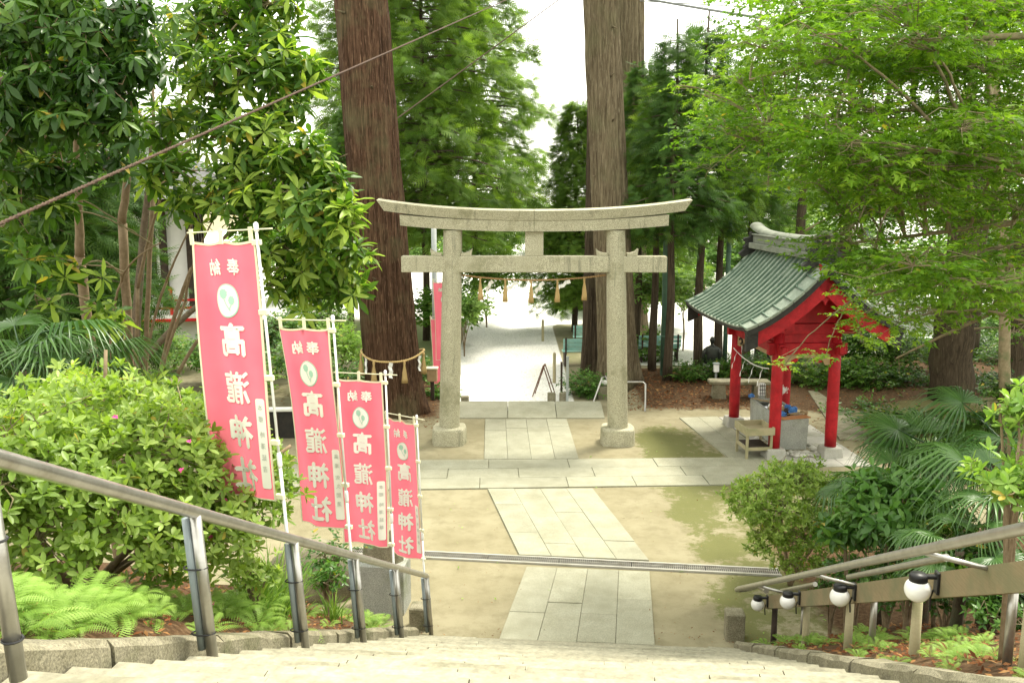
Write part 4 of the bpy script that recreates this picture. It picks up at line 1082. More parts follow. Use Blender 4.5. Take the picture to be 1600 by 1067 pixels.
for k, (x, y, z, r) in enumerate(((-.24, .95, h2 + .05, .055), (-.20, -.72, h2 + .06, .07), (.12, -.45, h2 + .06, .075), (.16, -.10, h2 + .05, .06), (.24, -.25, h2 + .05, .05))):
    lab = ('blue flower head at the far end of the basin', 'blue flower head at the near left corner of the basin', 'large blue flower head on the board end of the basin', 'blue flower head in the middle of the basin', 'small blue flower head on the right rim of the basin')[k]
    f = thing('hydrangea_flower', lab, 'flower', pl(bx_ + x, by_ + y, z), 0, 'blue hydrangea heads floating at the basin')
    P, Dn = ellipsoid_pts(70, (0, 0, 0), (r, r, r * .8), .9); V_, T_, C_ = whorl(P, Dn, 4, r * .42, r * .36, (5, 20), 'kite', R.random(len(P)))
    obj('petals', raw_mesh('petals', V_, T_, 'blue_petal', C_), None, f)
    MB().tube([(0, 0, 0), (.03, .02, -r * 1.2)], .006, 5).build('stem', 'leaf_shrub', f)
for k, (x0, y0_, x1, y1_, mt) in enumerate(((-.27, .85, -.02, .35, 'tan_timber'), (-.2, .55, .25, .62, 'old_timber'), (-.05, -.62, .30, -.50, 'tan_timber'), (.0, -.66, .34, -.60, 'tan_timber'))):
    lab = ('bamboo ladle lying across the far left rim', 'bamboo ladle resting crosswise over the middle of the basin', 'bamboo ladle resting beside the orange board', 'bamboo ladle lying parallel to another near the orange board')[k]
    a = pl(bx_ + x0, by_ + y0_, h2 + .03); b = pl(bx_ + x1, by_ + y1_, h2 + .045)
    ld = thing('bamboo_ladle', lab, 'ladle', a, 0, 'ladles resting on the basin'); v = b - a
    MB().tube([(0, 0, 0), v], .011, 7).build('handle', mt, ld, True)
    MB().lathe([(.035, -.03), (.04, .03), (.034, .03), (.03, -.02)], 12, v).build('cup', mt, ld, True)
tx = thing('tile_cloths', 'pile of pale round pebbled stones and folded cloths heaped on the basin', 'stones', pl(bx_ + .05, by_ + .25, h2 - .07))
for k in range(9):
    x, y = R.uniform(-.14, .16), R.uniform(-.45, .45); MB().lathe([(.01, -.04), (.075, -.01), (.085, .04), (.06, .09), (.005, .105)], 9, (x, y, .02)).build('rounded_stone', ('pebble', 'tan_timber', 'paper', 'dark_timber')[k % 4], tx, True)
wf = thing('flower_vase', 'white flowers in a vase behind the basin', 'vase', pl(.22, .62, h2 - .05))
MB().lathe([(.03, 0), (.045, .06), (.03, .14), (.038, .17)], 12).build('vase', 'granite_grey', wf, True)
P, Dn = ellipsoid_pts(60, (0, 0, .30), (.16, .16, .11), .4); V_, T_, C_ = whorl(P, Dn, 5, .045, .022, (10, 40), 'kite', R.random(60)); obj('petals', raw_mesh('petals', V_, T_, 'white_petal', C_), None, wf)
lt = thing('lattice_lantern', 'small white lattice box standing at the far end of the basin', 'lantern', pl(-.02, 1.05, 0))
MB().box((0, 0, .36), (.12, .10, .72), None, .01).build('stand', 'granite_grey', lt)
MB().box((0, 0, .84), (.13, .11, .26), None, .005).build('case', 'paper', lt)
for z in (.76, .84, .92): MB().box((0, -.057, z), (.13, .008, .012)).build('lattice_bar', 'dark_timber', lt)
for x in (-.04, 0, .04): MB().box((x, -.058, .84), (.01, .008, .26)).build('lattice_bar', 'dark_timber', lt)

# ---- slatted timber tray table in front of the posts
tb = thing('tray_table', 'weathered timber tray table on four legs beside the front pavilion post', 'table', tuple(gp(1177, 712))[:2] + (.026,), rad(6))
MB().box((0, 0, .50), (.52, .62, .02), None, .003).build('tray_floor', 'old_timber', tb)
for s in (-1, 1):
    MB().box((s * .265, 0, .535), (.03, .66, .15), None, .004).build('tray_side', 'old_timber', tb)
    MB().box((0, s * .318, .532), (.50, .03, .145), None, .004).build('tray_end', 'old_timber', tb)
    for q in (-1, 1):
        MB().box((s * .235, q * .27, .24), (.045, .045, .50), None, .004).build('leg', 'old_timber', tb)
    MB().box((s * .235, 0, .19), (.028, .50, .06), None, .003).build('stretcher', 'old_timber', tb)
MB().box((0, -.275, .19), (.44, .028, .06), None, .003).build('stretcher', 'old_timber', tb)
MB().box((0, 0, .226), (.42, .50, .015), None, .003).build('shelf', 'dark_timber', tb)

# pebbles round the basin foot
mb = MB(); 
for k in range(150):
    x = R.uniform(-.42, .52); y = R.uniform(-1.35, -.80) if k % 3 else R.uniform(-1.2, 1.2); 
    if abs(x) < .34 and y > -.98: x = math.copysign(.38 + R.random() * .1, x)
    p = pl(x, y + .05, .03); s = R.uniform(.028, .062); rows = []
    a0 = R.random() * 3
    for zz, q in ((-.5, .55), (-.1, 1), (.3, .9), (.58, .45)):
        rows.append([(p.x + s * q * 1.3 * math.cos(a) * math.cos(a0) - s * q * math.sin(a) * math.sin(a0), p.y + s * q * 1.3 * math.cos(a) * math.sin(a0) + s * q * math.sin(a) * math.cos(a0), p.z + zz * s + .01) for a in np.linspace(0, 2 * math.pi, 7, endpoint=False)])
    mb.loft(rows)
tag(mb.build('pebble_bed', 'pebble', None, True), 'rounded pale pebbles spread round the foot of the stone basin', 'pebbles', kind='stuff')

# ================================================================== COURT EDGE FURNITURE
bp = gp(1146, 628); bn = thing('stone_bench', 'long mossy stone bench on two slanted legs behind the pavilion', 'bench', (bp[0] + .1, bp[1] - .05, .15), rad(-2))
MB().box((0, 0, .36), (1.45, .38, .09), None, .02).build('seat', 'kerb_stone', bn)
for x in (-.48, .48): MB().prism([(x - .17, -.05), (x + .17, -.05), (x + .13, .314), (x - .13, .314)], -.13, .13, 'y').build('leg', 'kerb_stone', bn)
# bronze statue seen from behind
sb = aty(1112, 560, 24.6); stt = thing('bronze_statue', 'dark bronze bust of a suited figure seen from behind among shrubs', 'statue', (sb[0], 24.6, 0)); stt.scale = (.58, .58, .6)
MB().box((0, 0, .30), (.75, .6, .75), None, .03, .92).build('pedestal', 'granite_grey', stt)
rows = []
for z, rx, ry, cy in ((.68, .30, .19, 0), (.85, .31, .20, 0), (1.05, .335, .20, 0), (1.25, .36, .195, .0), (1.38, .355, .18, 0), (1.46, .29, .155, -.005), (1.51, .17, .12, -.01), (1.545, .085, .09, -.01), (1.60, .075, .082, .0), (1.65, .085, .095, .005), (1.72, .105, .125, .01), (1.80, .112, .135, .01), (1.87, .098, .12, .008), (1.92, .06, .075, .005), (1.94, .01, .015, 0)):
    rows.append([(rx * math.cos(a) * (1 - .08 * abs(math.sin(2 * a))), cy + ry * math.sin(a), z) for a in np.linspace(0, 2 * math.pi, 24, endpoint=False)])
autosmooth(MB().loft(rows).build('figure', 'bronze', stt), 60)
for s in (-1, 1): MB().tube([(s * .30, 0, 1.38), (s * .37, -.02, 1.2), (s * .385, -.03, 1.0), (s * .36, .04, .80), (s * .30, .14, .74)], [.085, .09, .08, .07, .055], 12).build('arm', 'bronze', stt, True); MB().lathe([(.02, -.03), (.03, 0), (.02, .03)], 8, (s * .112, 0, 1.77)).build('ear', 'bronze', stt, True)
MB().tube([(-.16, -.06, 1.50), (0, -.12, 1.52), (.16, -.06, 1.50)], .028, 8).build('collar', 'bronze', stt, True)
# garden lamp
gl_ = gp(1114, 602); g = thing('garden_lamp', 'small grey post lamp standing beside the stone bench', 'lamp', (gl_[0], gl_[1] - .3, .1))
MB().tube([(0, 0, 0), (0, 0, .32)], .03, 8).build('post', 'grey_pole', g); MB().box((0, 0, .42), (.13, .13, .2), None, .01).build('lantern_case', 'paper', g); MB().box((0, 0, .54), (.17, .17, .03), None, .01).build('cap', 'grey_pole', g)
# poles
def pole(u, vb, Y, h, r, mat, label):
    b = aty(u, vb, Y); t = thing('steel_pole', label, 'pole', (b[0], Y, 0)); MB().tube([(0, 0, -.05), (0, 0, h)], r, 12).build('shaft', mat, t, True); MB().lathe([(r * 1.35, 0), (r * 1.35, .05), (r * 1.05, .07)], 12, (0, 0, .02)).build('collar', mat, t, True)
    for z in (1.2, 3.4): MB().lathe([(r * 1.08, 0), (r * 1.08, .04)], 12, (0, 0, z)).build('band', mat, t, True)
pole(1035, 600, 24.3, 7.5, .075, 'green_pole', 'tall green steel pole among slim trunks right of the gate')
pole(1131, 595, 24.9, 6.0, .065, 'green_pole', 'greenish steel pole beside the bronze statue')
pole(681, 590, 24.5, 4.1, .07, 'grey_pole', 'pale grey steel pole behind the banners beyond the gate')
# pipe handrail by the cedar
ph = thing('handrail', 'bent steel pipe rail crossing behind the right gate pillar', 'handrail', (0, 0, 0))
a, b, c, d_ = gp(926, 632), aty(942, 588, 21.9), aty(1008, 597, 21.3), gp(1008, 643)
autosmooth(MB().tube([a, b - np.array([.02, 0, .03]), b + np.array([.06, -.02, 0]), aty(951, 597, 21.8), c - np.array([.05, 0, 0]), c + np.array([.01, 0, -.05]), d_], .022, 10).build('pipe', 'steel', ph), 60)
pt = thing('white_pot', 'small white pot with black lid on a square stone beside the pipe rail', 'pot', tuple(gp(945, 622))[:2] + (.0,))
MB().box((0, 0, .15), (.36, .34, .34), None, .02).build('stone', 'kerb_stone', pt); MB().lathe([(.05, .32), (.10, .36), (.11, .42), (.08, .48)], 14).build('pot', 'white_paint', pt, True); MB().lathe([(.09, .48), (.09, .52), (.03, .56), (.005, .565)], 14).build('lid', 'black_plastic', pt, True)
# A-frame stand
af = gp(850, 618); A = thing('folding_sign_stand', 'thin rust brown folding stand standing open on the gravel path', 'stand', (af[0], af[1], .0), rad(78))
for s in (-1, 1):
    for q in (-1, 1): MB().tube([(q * .16, s * .26, 0), (q * .05 * 0 + q * .12, 0, .78)], .014, 7).build('leg', 'rust_metal', A)
    MB().tube([(-.145, s * .15, .33), (.145, s * .15, .33)], .010, 6).build('brace', 'rust_metal', A)
MB().tube([(-.125, 0, .775), (.125, 0, .775)], .016, 7).build('hinge_bar', 'rust_metal', A)
for k, (u, v, h, nm, lab) in enumerate(((866, 598, .78, 'wooden_stake', 'short weathered stake at the right edge of the gravel path'), (848, 533, .7, 'wooden_stake', 'short weathered stake farther along the right edge of the gravel path'))):
    p = gp(u, v); t = thing(nm, lab, 'stake', (p[0], p[1], 0)); MB().tube([(0, 0, -.05), (0, 0, h)], [.045, .042], 8).build('shaft', 'old_timber', t); MB().lathe([(.042, 0), (.03, .03), (.004, .045)], 8, (0, 0, h)).build('top', 'old_timber', t)
p = gp(887, 632); t = thing('square_post', 'slim steel post at the right end of the long stone step', 'post', (p[0], p[1] + .2, 0)); MB().box((0, 0, .55), (.06, .06, 1.12), None, .006).build('shaft', 'grey_pole', t); MB().box((0, 0, 1.12), (.07, .07, .02), None, .004).build('cap', 'grey_pole', t)
p = gp(883, 628); t = thing('square_post', 'short dark post beside the slim steel post', 'post', (p[0] - .06, p[1] + .6, 0)); MB().box((0, 0, .42), (.05, .05, .86), None, .006).build('shaft', 'dark_timber', t); MB().box((0, 0, .86), (.06, .06, .02), None, .004).build('cap', 'dark_timber', t)
for u, v, lab in ((725, 640, 'small dark block at the left end of the long stone step'), (863, 634, 'small dark block in the middle behind the long stone step'), (882, 634, 'small dark block by the slim steel post')):
    p = gp(u, v); t = thing('stone_block', lab, 'block', (p[0], p[1] + .45, .0), .05, 'small blocks behind the long step'); MB().box((0, 0, .10), (.19, .16, .24), None, .015).build('block', 'kerb_stone', t)
p = gp(671, 632); t = thing('letter_box', 'cream box lantern on a post at the foot of the massive cedar', 'box', (p[0] + .05, p[1] + .3, 0)); MB().box((0, 0, .25), (.09, .09, .55), None, .01).build('post', 'dark_timber', t); MB().box((0, 0, .66), (.24, .2, .30), None, .015).build('case', 'tan_timber', t); MB().box((0, 0, .83), (.29, .25, .04), None, .01).build('lid', 'cream_cloth', t)
# teal benches
def teal(u, v, Y, n, wdt, label, rz=0):
    p = aty(u, v, Y); t = thing('teal_bench', label, 'bench', (p[0], Y, 0), rz, 'pale teal benches beyond the cedars')
    for k in range(n): MB().box((0, .02 * k, .52 + .12 * k), (wdt, .025, .105), None, .008).build('back_slat', 'teal_paint', t)
    for k in range(3): MB().box((0, -.10 - .13 * k, .42), (wdt, .11, .025), None, .006).build('seat_slat', 'teal_paint', t)
    for s in (-1, 1):
        MB().box((s * wdt * .42, -.2, .2), (.05, .42, .42), None, .01).build('leg', 'dark_timber', t); MB().box((s * wdt * .42, .06, .6), (.05, .04, .5), None, .01).build('back_post', 'dark_timber', t)
teal(905, 578, 26.4, 3, .95, 'pale teal slatted bench left of the dark slim cedar', rad(183)); teal(915, 548, 29.0, 3, .8, 'pale teal slatted bench farther behind, beside the dark slim cedar', rad(178)); teal(1030, 580, 27.0, 3, 1.25, 'pale teal slatted bench between slim trunks right of the gate', rad(180))

# ================================================================== STONES AT THE STAIR FOOT
def cube_stone(u, v, s, label, h):
    p = gp(u, v); t = thing('kerb_end_stone', label, 'stone', (p[0], p[1] + s / 2, 0), -AZ, 'end stones of the stair kerbs'); MB().box((0, 0, h / 2 - .03), (s, s, h), None, .015).build('stone', 'kerb_stone', t); MB().lathe([(.0, 0), (.028, 0), (.028, .003)], 9, (.02, 0, 0)).build('lichen_spot', 'paper', t).matrix_world = Matrix.Translation((p[0] + .02, p[1] - .002, h * .45)) @ Matrix.Rotation(math.pi / 2, 4, 'X')
cube_stone(1150, 1003, .21, 'squat square stone capping the right kerb at the stair foot', .36); cube_stone(655, 985, .22, 'squat square stone behind the lowest left handrail post', .30)
p = gp(598, 962); t = thing('granite_monument', 'grey granite block with rough tapered stone behind the lowest banners', 'monument', (p[0] - .02, p[1] + .25, 0), rad(-6))
MB().box((0, 0, .28), (.60, .42, .66), None, .012).build('polished_block', 'granite_grey', t); rows = []
for z, s in ((.606, 1), (.75, .93), (.92, .80), (1.02, .62)): rows.append([(s * .26 * math.cos(a) * (1 + .08 * math.sin(3 * a)), s * .17 * math.sin(a), z) for a in np.linspace(0, 2 * math.pi, 12, endpoint=False)])
MB().loft(rows).build('rough_stone', 'kerb_stone', t)
rk = thing('garden_rock', 'mossy rock behind the granite block and banners', 'rock', (-2.55, 11.2, 0))
rows = []
for z, s in ((-.1, 1), (.2, 1.05), (.45, .9), (.62, .6), (.70, .2)): rows.append([(s * .62 * math.cos(a) * (1 + .12 * math.sin(3 * a + z * 4)), s * .42 * math.sin(a) * (1 + .1 * math.cos(2 * a)), z) for a in np.linspace(0, 2 * math.pi, 14, endpoint=False)])
MB().loft(rows).build('rock', 'kerb_stone', rk, True)

# ================================================================== SHRINE BUILDING, LOW WALL, FAR WORK
hb = thing('shrine_hall', 'white walled hall with dark timber posts and red veranda rail', 'building', (-10.55, 30.6, 0), rad(14))
MB().box((-3.2, 3.4, 2.6), (6.2, 6.0, 5.6)).build('wall', 'white_paint', hb)
for y in (.25, 1.35, 2.5, 3.6, 4.8): 
    MB().box((-.05, y, 2.9), (.22, .26, 3.9), None, .01).build('timber_post', 'dark_timber', hb)
    w_ = MB().box((-.085, y + .56, 2.75), (.06, .66, 2.3), None, .005).build('window', 'dark_timber', hb); MB().box((-.052, y + .56, 2.75), (.012, .52, 2.1)).build('pane', 'window_glass', w_)
for x in (-.9, -2.0, -3.2, -4.6): 
    MB().box((x, .36, 2.9), (.24, .20, 3.9), None, .01).build('timber_post', 'dark_timber', hb)
    w_ = MB().box((x - .55, .385, 2.75), (.62, .05, 2.2), None, .005).build('window', 'dark_timber', hb); MB().box((x - .55, .355, 2.75), (.5, .012, 2.0)).build('pane', 'window_glass', w_)
MB().box((-2.6, 3.2, 4.65), (6.9, 6.9, .2), None, .02).build('eave_beam', 'dark_timber', hb)
MB().box((-2.4, 2.6, 1.02), (7.0, 7.4, .12), None, .01).build('veranda_floor', 'white_paint', hb); MB().box((-2.4, 2.6, .92), (7.06, 7.46, .10), None, .01).build('veranda_edge', 'red_rail', hb); MB().box((-2.6, 2.8, .42), (6.2, 6.6, .9)).build('foundation', 'white_paint', hb)
for z in (1.30, 1.55):
    MB().box((-2.4, -1.02, z), (6.9, .07, .07), None, .01).build('rail_bar', 'red_rail', hb); MB().box((1.02, 2.6, z), (.07, 7.2, .07), None, .01).build('rail_bar', 'red_rail', hb)
for x, y in [(1.02, -1.02), (1.02, .6), (1.02, 2.2), (1.02, 3.9), (-.6, -1.02), (-2.2, -1.02), (-3.8, -1.02)]:
    r_ = MB().box((x, y, 1.42), (.10, .10, .78), None, .01).build('rail_post', 'red_rail', hb); MB().lathe([(.05, 0), (.07, .06), (.045, .13), (.004, .18)], 10, (x, y, 1.81)).build('finial', 'red_rail', r_)
rows = []
for s_, z in ((1.0, 4.75), (.82, 5.3), (.55, 6.2), (.3, 7.4)):
    rows.append([(-2.6 + 4.6 * s_ * sx, 3.2 + 4.6 * s_ * sy, z) for sx, sy in ((-1, -1), (1, -1), (1, 1), (-1, 1))])
MB().loft(rows).build('roof', 'roof_grey', hb)
lw = thing('low_wall', 'low dark wall with white coping behind the banners', 'wall', (-5.35, 18.6, 0), rad(3))
MB().box((0, 0, .26), (3.2, .12, .62)).build('panel', 'dark_gap', lw); MB().box((0, 0, .60), (3.3, .20, .06), None, .01).build('coping', 'white_paint', lw)
for x in (-1.55, -.5, .5, 1.55): MB().box((x, -.07, .25), (.08, .03, .6)).build('post', 'dark_timber', lw)
fw = thing('low_wall', 'long dark low wall with white coping seen through the pavilion', 'wall', (10.5, 27.2, 0), rad(-2))
MB().box((0, 0, .32), (6.5, .15, .7)).build('panel', 'dark_gap', fw); MB().box((0, 0, .70), (6.6, .25, .07), None, .01).build('coping', 'white_paint', fw)
fr = thing('picket_fence', 'white post fence beyond the bright forecourt right of the gate', 'fence', (8.6, 44, 0))
for k in range(16): MB().box((-3.9 + .55 * k, 0, .55), (.20, .12, 1.15), None, .01).build('fence_post', 'white_paint' if k % 4 else 'tan_timber', fr)
for z in (.4, .85): MB().box((.2, .09, z), (8.6, .05, .10), None, .01).build('fence_rail', 'white_paint', fr)
for k, (x, y, w_, d2, h, lab) in enumerate(((21, 66, 9, 7, 3.6, 'pale house glimpsed through the right-hand leaves'), (-14, 70, 10, 8, 5, 'pale house far beyond the left-hand conifers'))):
    t = thing('house', lab, 'building', (x, y, 0)); MB().box((0, 0, h / 2), (w_, d2, h)).build('wall', 'house_wall', t)
    MB().prism([(-w_ / 2 - .6, h), (w_ / 2 + .6, h), (0, h + 2.2)], -d2 / 2 - .5, d2 / 2 + .5, 'y').build('roof', 'roof_grey', t)
    for i in range(3):
        wn_ = MB().box((-w_ * .3 + i * w_ * .3, -d2 / 2 - .02, h * .6), (1.1, .08, 1.1)).build('window', 'white_paint', t); MB().box((-w_ * .3 + i * w_ * .3, -d2 / 2 - .07, h * .6), (.95, .02, .95)).build('pane', 'window_glass', wn_)

# ================================================================== CABLES
def cable(name, label, pts, r, mat, twist=False, sag=.0, pitch=.05):
    a, b = np.array(pts[0]), np.array(pts[-1]); n = 220 if twist else 24; t = np.linspace(0, 1, n)[:, None]
    P = a + (b - a) * t; P[:, 2] -= (sag * 4 * t * (1 - t))[:, 0]
    th_ = thing(name, label, 'cable', a); Q = P - a
    (twisted_rope(Q, r, pitch=pitch) if twist else MB().tube(Q, r, 6)).build('strand', mat, th_, True)
pa = aty(-60, 376, 3.9); pb = aty(860, -30, 25.0)
def cable_fine():
    a, b = pa, pb; t = np.concatenate([np.linspace(0, .35, 260), np.linspace(.35, 1, 90)[1:]])[:, None]
    P = a + (b - a) * t; th_ = thing('guy_rope', 'brown twisted guy rope slanting up across the massive cedar trunk', 'rope', a)
    twisted_rope(P - a, .0105, pitch=.065, seg=6).build('strand', 'rope_brown', th_, True)
cable_fine()
cable('guy_rope', 'thin second rope slanting up behind the massive cedar trunk', [aty(560, 230, 23.5), aty(880, -5, 30)], .016, 'rope_brown')
cable('overhead_cable', 'thick grey overhead cable crossing the gap right of the tall cedar', [aty(970, -8, 24), aty(1320, 48, 17)], .03, 'cable_grey', sag=.02)
cable('overhead_cable', 'thin overhead wire highest among the right-hand leaves', [aty(1000, 2, 24), aty(1700, 42, 15)], .012, 'cable_grey')
cable('overhead_cable', 'thin overhead wire lower among the right-hand leaves', [aty(1380, 52, 15), aty(1700, 60, 13)], .012, 'cable_grey')
# ================================================================== VEGETATION
STY = {
    'azalea': dict(f='whorl', k=7, L=.064, W=.027, elev=(55, -8), tpl='round'),
    'azalea_fine': dict(f='whorl', k=6, L=.058, W=.026, elev=(55, -5), tpl='oval'),
    'whorl': dict(f='whorl', k=11, L=.20, W=.056, elev=(35, -45), tpl='long'),
    'droop': dict(f='whorl', k=8, L=.15, W=.05, elev=(-5, -65), tpl='long'),
    'maple': dict(f='twig', k=9, L=.075, W=.064, spread=.20, tpl='star', droop=.25),
    'small': dict(f='twig', k=9, L=.066, W=.036, spread=.19, tpl='oval', droop=.15),
    'broad': dict(f='twig', k=7, L=.085, W=.045, spread=.25, tpl='oval', droop=.2),
    'far': dict(f='twig', k=6, L=.15, W=.095, spread=.36, tpl='kite', droop=.15),
    'farther': dict(f='twig', k=6, L=.24, W=.15, spread=.6, tpl='kite', droop=.15),
    'mid': dict(f='twig', k=8, L=.095, W=.052, spread=.26, tpl='oval', droop=.15),
    'glossy': dict(f='whorl', k=6, L=.13, W=.05, elev=(40, -20), tpl='long'),
}
def gz(x, y): return float(ground_z(np.array([x]), np.array([y]))[0])
def make_leaves(clumps, sty, shell=.5, low=-.9):
    s = STY[sty]; parts = []; anchors = []
    for c, r, n in clumps:
        n = max(3, int(n)); P, Dn = ellipsoid_pts(n, c, r, shell, low)
        P = P + R.normal(size=P.shape) * .04
        tb = np.clip(R.normal(.5, .2) + R.normal(size=len(P)) * .22, 0, 1)
        if sty == 'whorl': tb = np.where(R.random(len(P)) < .36, .95, .22 + .3 * R.random(len(P)))
        if s['f'] == 'whorl':
            axn = unit(Dn * .7 + UP * .8 + R.normal(size=Dn.shape) * .3)
            parts.append(whorl(P, axn, s['k'], s['L'], s['W'], s['elev'], s['tpl'], tb))
        else:
            axn = unit(Dn * np.array([1, 1, .35]) + R.normal(size=Dn.shape) * .45 * np.array([1, 1, .4]))
            parts.append(twigleaf(P, axn, s['k'], s['L'], s['W'], s['spread'], s['tpl'], tb, droop=s['droop']))
        anchors.append(P)
    return joinleaf(parts), anchors
def tree(name, label, cat, base, stems, clumps, sty, mat, bmat='bark_thin', group=None, shell=.5, low=-.9, rbr=.022, twig_every=9, rx=1.0):
    """stems: [(points, radii)] in world metres; clumps: [(centre, radii, leaf anchors)]"""
    b = np.array(base, float); t = thing(name, label, cat, b, 0, group)
    (V_, T_, C_), anch = make_leaves(clumps, sty, shell, low)
    obj('crown', raw_mesh('crown', V_ - b, T_, mat, C_), None, t)
    sm = MB(); S_ = []
    for pts, rr in stems:
        P = np.array(pts, float); q = bez(P[0], P[1], P[2], 14) if len(P) == 3 else P
        q = q + R.normal(size=q.shape) * np.array([1, 1, .3]) * (rr[0] * .12); q[0] = P[0]
        r_ = np.linspace(rr[0], rr[1], len(q)); sm.tube(q - b, list(r_), 10); S_ += [(q[i], r_[i]) for i in range(len(q))]
    sm.build('trunk', bmat, t, True)
    bm_ = MB(); SP = np.array([s[0] for s in S_]); SRr = np.array([s[1] for s in S_])
    for (c, r, n), A in zip(clumps, anch):
        c = np.array(c, float); dv = c - SP; dist = np.linalg.norm(dv, axis=1); cost = dist + np.where(dv[:, 2] < .15 * dist, .8 * dist, 0)
        i = int(np.argmin(cost)); p0 = SP[i]; mid = p0 * .45 + c * .55 + np.array([0, 0, .18 * dist[i] * (1 if c[2] > p0[2] else .6)]) + R.normal(size=3) * .05 * dist[i]
        q = bez(p0, mid, c, 13); q[1:-1] += R.normal(size=(11, 3)) * .004 * dist[i]
        r0 = min(SRr[i] * .8, rbr * (.6 + .45 * dist[i])); bm_.tube(q - b, list(np.linspace(r0, .006 * rx, 13)), 6, False)
        for a in A[::twig_every]:
            m = c * .5 + a * .5 + R.normal(size=3) * .05 + np.array([0, 0, .04]); bm_.tube([q[9] - b if R.random() < .5 else c - b, m - b, a - b], [.0055 * rx, .004 * rx, .0022 * rx], 4, False)
    bm_.build('branches', 'branch_pale' if bmat != 'bark_thin' else 'twig', t, True)['kind'] = 'stuff'
    return t
def pxr(px, Y): return px * Y / F_PX * 1.02

# ---- azalea hedge on the left bank
cl = []
for (u, v, Y, r) in ((40, 710, 5.0, 108), (150, 672, 5.6, 95), (110, 760, 5.0, 120), (235, 720, 5.5, 115), (310, 705, 6.0, 100), (370, 770, 6.0, 90), (300, 800, 5.6, 100), (200, 825, 5.2, 105), (60, 840, 4.8, 95),
                    (385, 720, 6.4, 60), (340, 850, 5.9, 70), (60, 655, 5.8, 72), (175, 618, 6.4, 52), (255, 662, 6.6, 60), (110, 616, 6.6, 44), (410, 765, 6.3, 40), (260, 880, 5.6, 55), (0, 760, 4.6, 90), (290, 655, 6.6, 55), (345, 690, 6.5, 55)):
    c = aty(u, v, Y); rm = pxr(r, Y); cl.append((c, (rm, rm * .9, rm * .85), 172 * (rm / .35) ** 2))
bb = (-2.75, 5.6, gz(-2.75, 5.6)); stems = [([bb, (bb[0] + dx * .5, bb[1] + dy * .5, bb[2] + .45), (bb[0] + dx, bb[1] + dy, bb[2] + h)], (.03, .012)) for dx, dy, h in ((.9, .5, 1.0), (.4, .2, 1.2), (0, .6, 1.5), (-.5, -.3, 1.4), (.5, -.3, .8), (-.2, -.7, 1.2), (1.2, .7, .8))]
az1 = tree('azalea_bush', 'big leafy light green azalea bush behind the left handrail', 'bush', bb, stems, cl, 'azalea', 'leaf_azalea', 'twig', low=-.7, shell=.62, rbr=.012, twig_every=7)
fl = []
for u, v in ((410, 700), (283, 735), (352, 782), (381, 783), (178, 690), (332, 942), (180, 652), (296, 690), (330, 838), (232, 842)):
    fl.append(aty(u, v, 5.15 if u < 300 else 5.6))
fl = np.array(fl); V_, T_, C_ = whorl(fl, np.tile([[.1, -.6, .8]], (len(fl), 1)), 5, .018, .013, (15, 40), 'oval', R.random(len(fl)))
obj('blossoms', raw_mesh('blossoms', V_ - np.array(bb), T_, 'pink_petal', C_), None, az1)

# ---- whorl-leaved tree over the banners
B0 = np.array([-4.85, 11.2, gz(-4.85, 11.2)])
whc = []
for (u, v, Y, r, n) in ((300, 60, 10.5, 75, 30), (375, 110, 10, 55, 22), (425, 65, 10.3, 42, 20), (470, 120, 10, 42, 20), (430, 180, 9.8, 40, 18), (400, 215, 9.6, 50, 24), (470, 245, 9.4, 48, 24), (520, 330, 9.2, 42, 20), (545, 345, 9.0, 25, 8),
                    (440, 310, 9.3, 50, 24), (370, 300, 9.5, 52, 24), (300, 310, 9.8, 45, 18), (260, 270, 9.6, 42, 14), (340, 210, 10.2, 55, 22), (270, 190, 10.6, 55, 20), (335, 140, 10.2, 45, 14), (500, 420, 9.8, 45, 18), (440, 440, 9.9, 40, 14), (450, 390, 9.8, 40, 14),
                    (40, 265, 8.8, 40, 9), (30, 400, 8.6, 38, 8), (95, 330, 9.0, 40, 8), (110, 420, 9.2, 42, 9), (245, 600, 10.8, 30, 6), (275, 630, 10.8, 32, 7), (150, 500, 9.8, 40, 8), (60, 480, 9.4, 35, 6),
                    (515, 285, 9.3, 32, 12), (545, 400, 9.5, 34, 12), (505, 380, 9.6, 34, 12), (535, 450, 9.9, 34, 12), (400, 400, 9.8, 30, 8), (380, 260, 9.6, 36, 14), (430, 120, 10, 36, 14), (475, 470, 10, 34, 10), (350, 15, 10.6, 60, 26), (420, 5, 10.4, 50, 22), (250, 110, 11.2, 60, 22), (480, 330, 9.2, 40, 16), (395, 350, 9.3, 35, 12)):
    c = aty(u, v, Y); rm = pxr(r, Y); whc.append((c, (rm, rm * .9, rm * .75), n))
st = []
for (p1, p2, p3, r0, r1) in (((205, 600), (190, 350), (205, 120), .052, .02), ((150, 600), (125, 400), (118, 180), .058, .024), ((215, 620), (300, 420), (420, 300), .024, .012), ((220, 610), (240, 300), (330, 100), .028, .014), ((225, 620), (320, 520), (470, 400), .022, .010), ((210, 630), (215, 450), (270, 250), .022, .012), ((215, 640), (290, 470), (340, 330), .018, .008), ((205, 560), (260, 440), (300, 350), .016, .008), ((150, 520), (190, 440), (250, 380), .014, .007)):
    a, m, e = aty(*p1, 11.2), aty(*p2, 10.9), aty(*p3, 10.4)
    st.append(([B0 + (a - B0) * np.array([.5, .5, 0]), a, m], (r0 * 1.1, r0))); st.append(([m, (m + e) / 2 + R.normal(size=3) * .1, e], (r0 * .95, r1)))
tree('whorl_leaf_tree', 'tree with long glossy drooping leaves in whorls overhanging the red banners', 'tree', B0, st, whc, 'whorl', 'leaf_whorl', 'twig', shell=.35, twig_every=2, rbr=.014, rx=1.5)
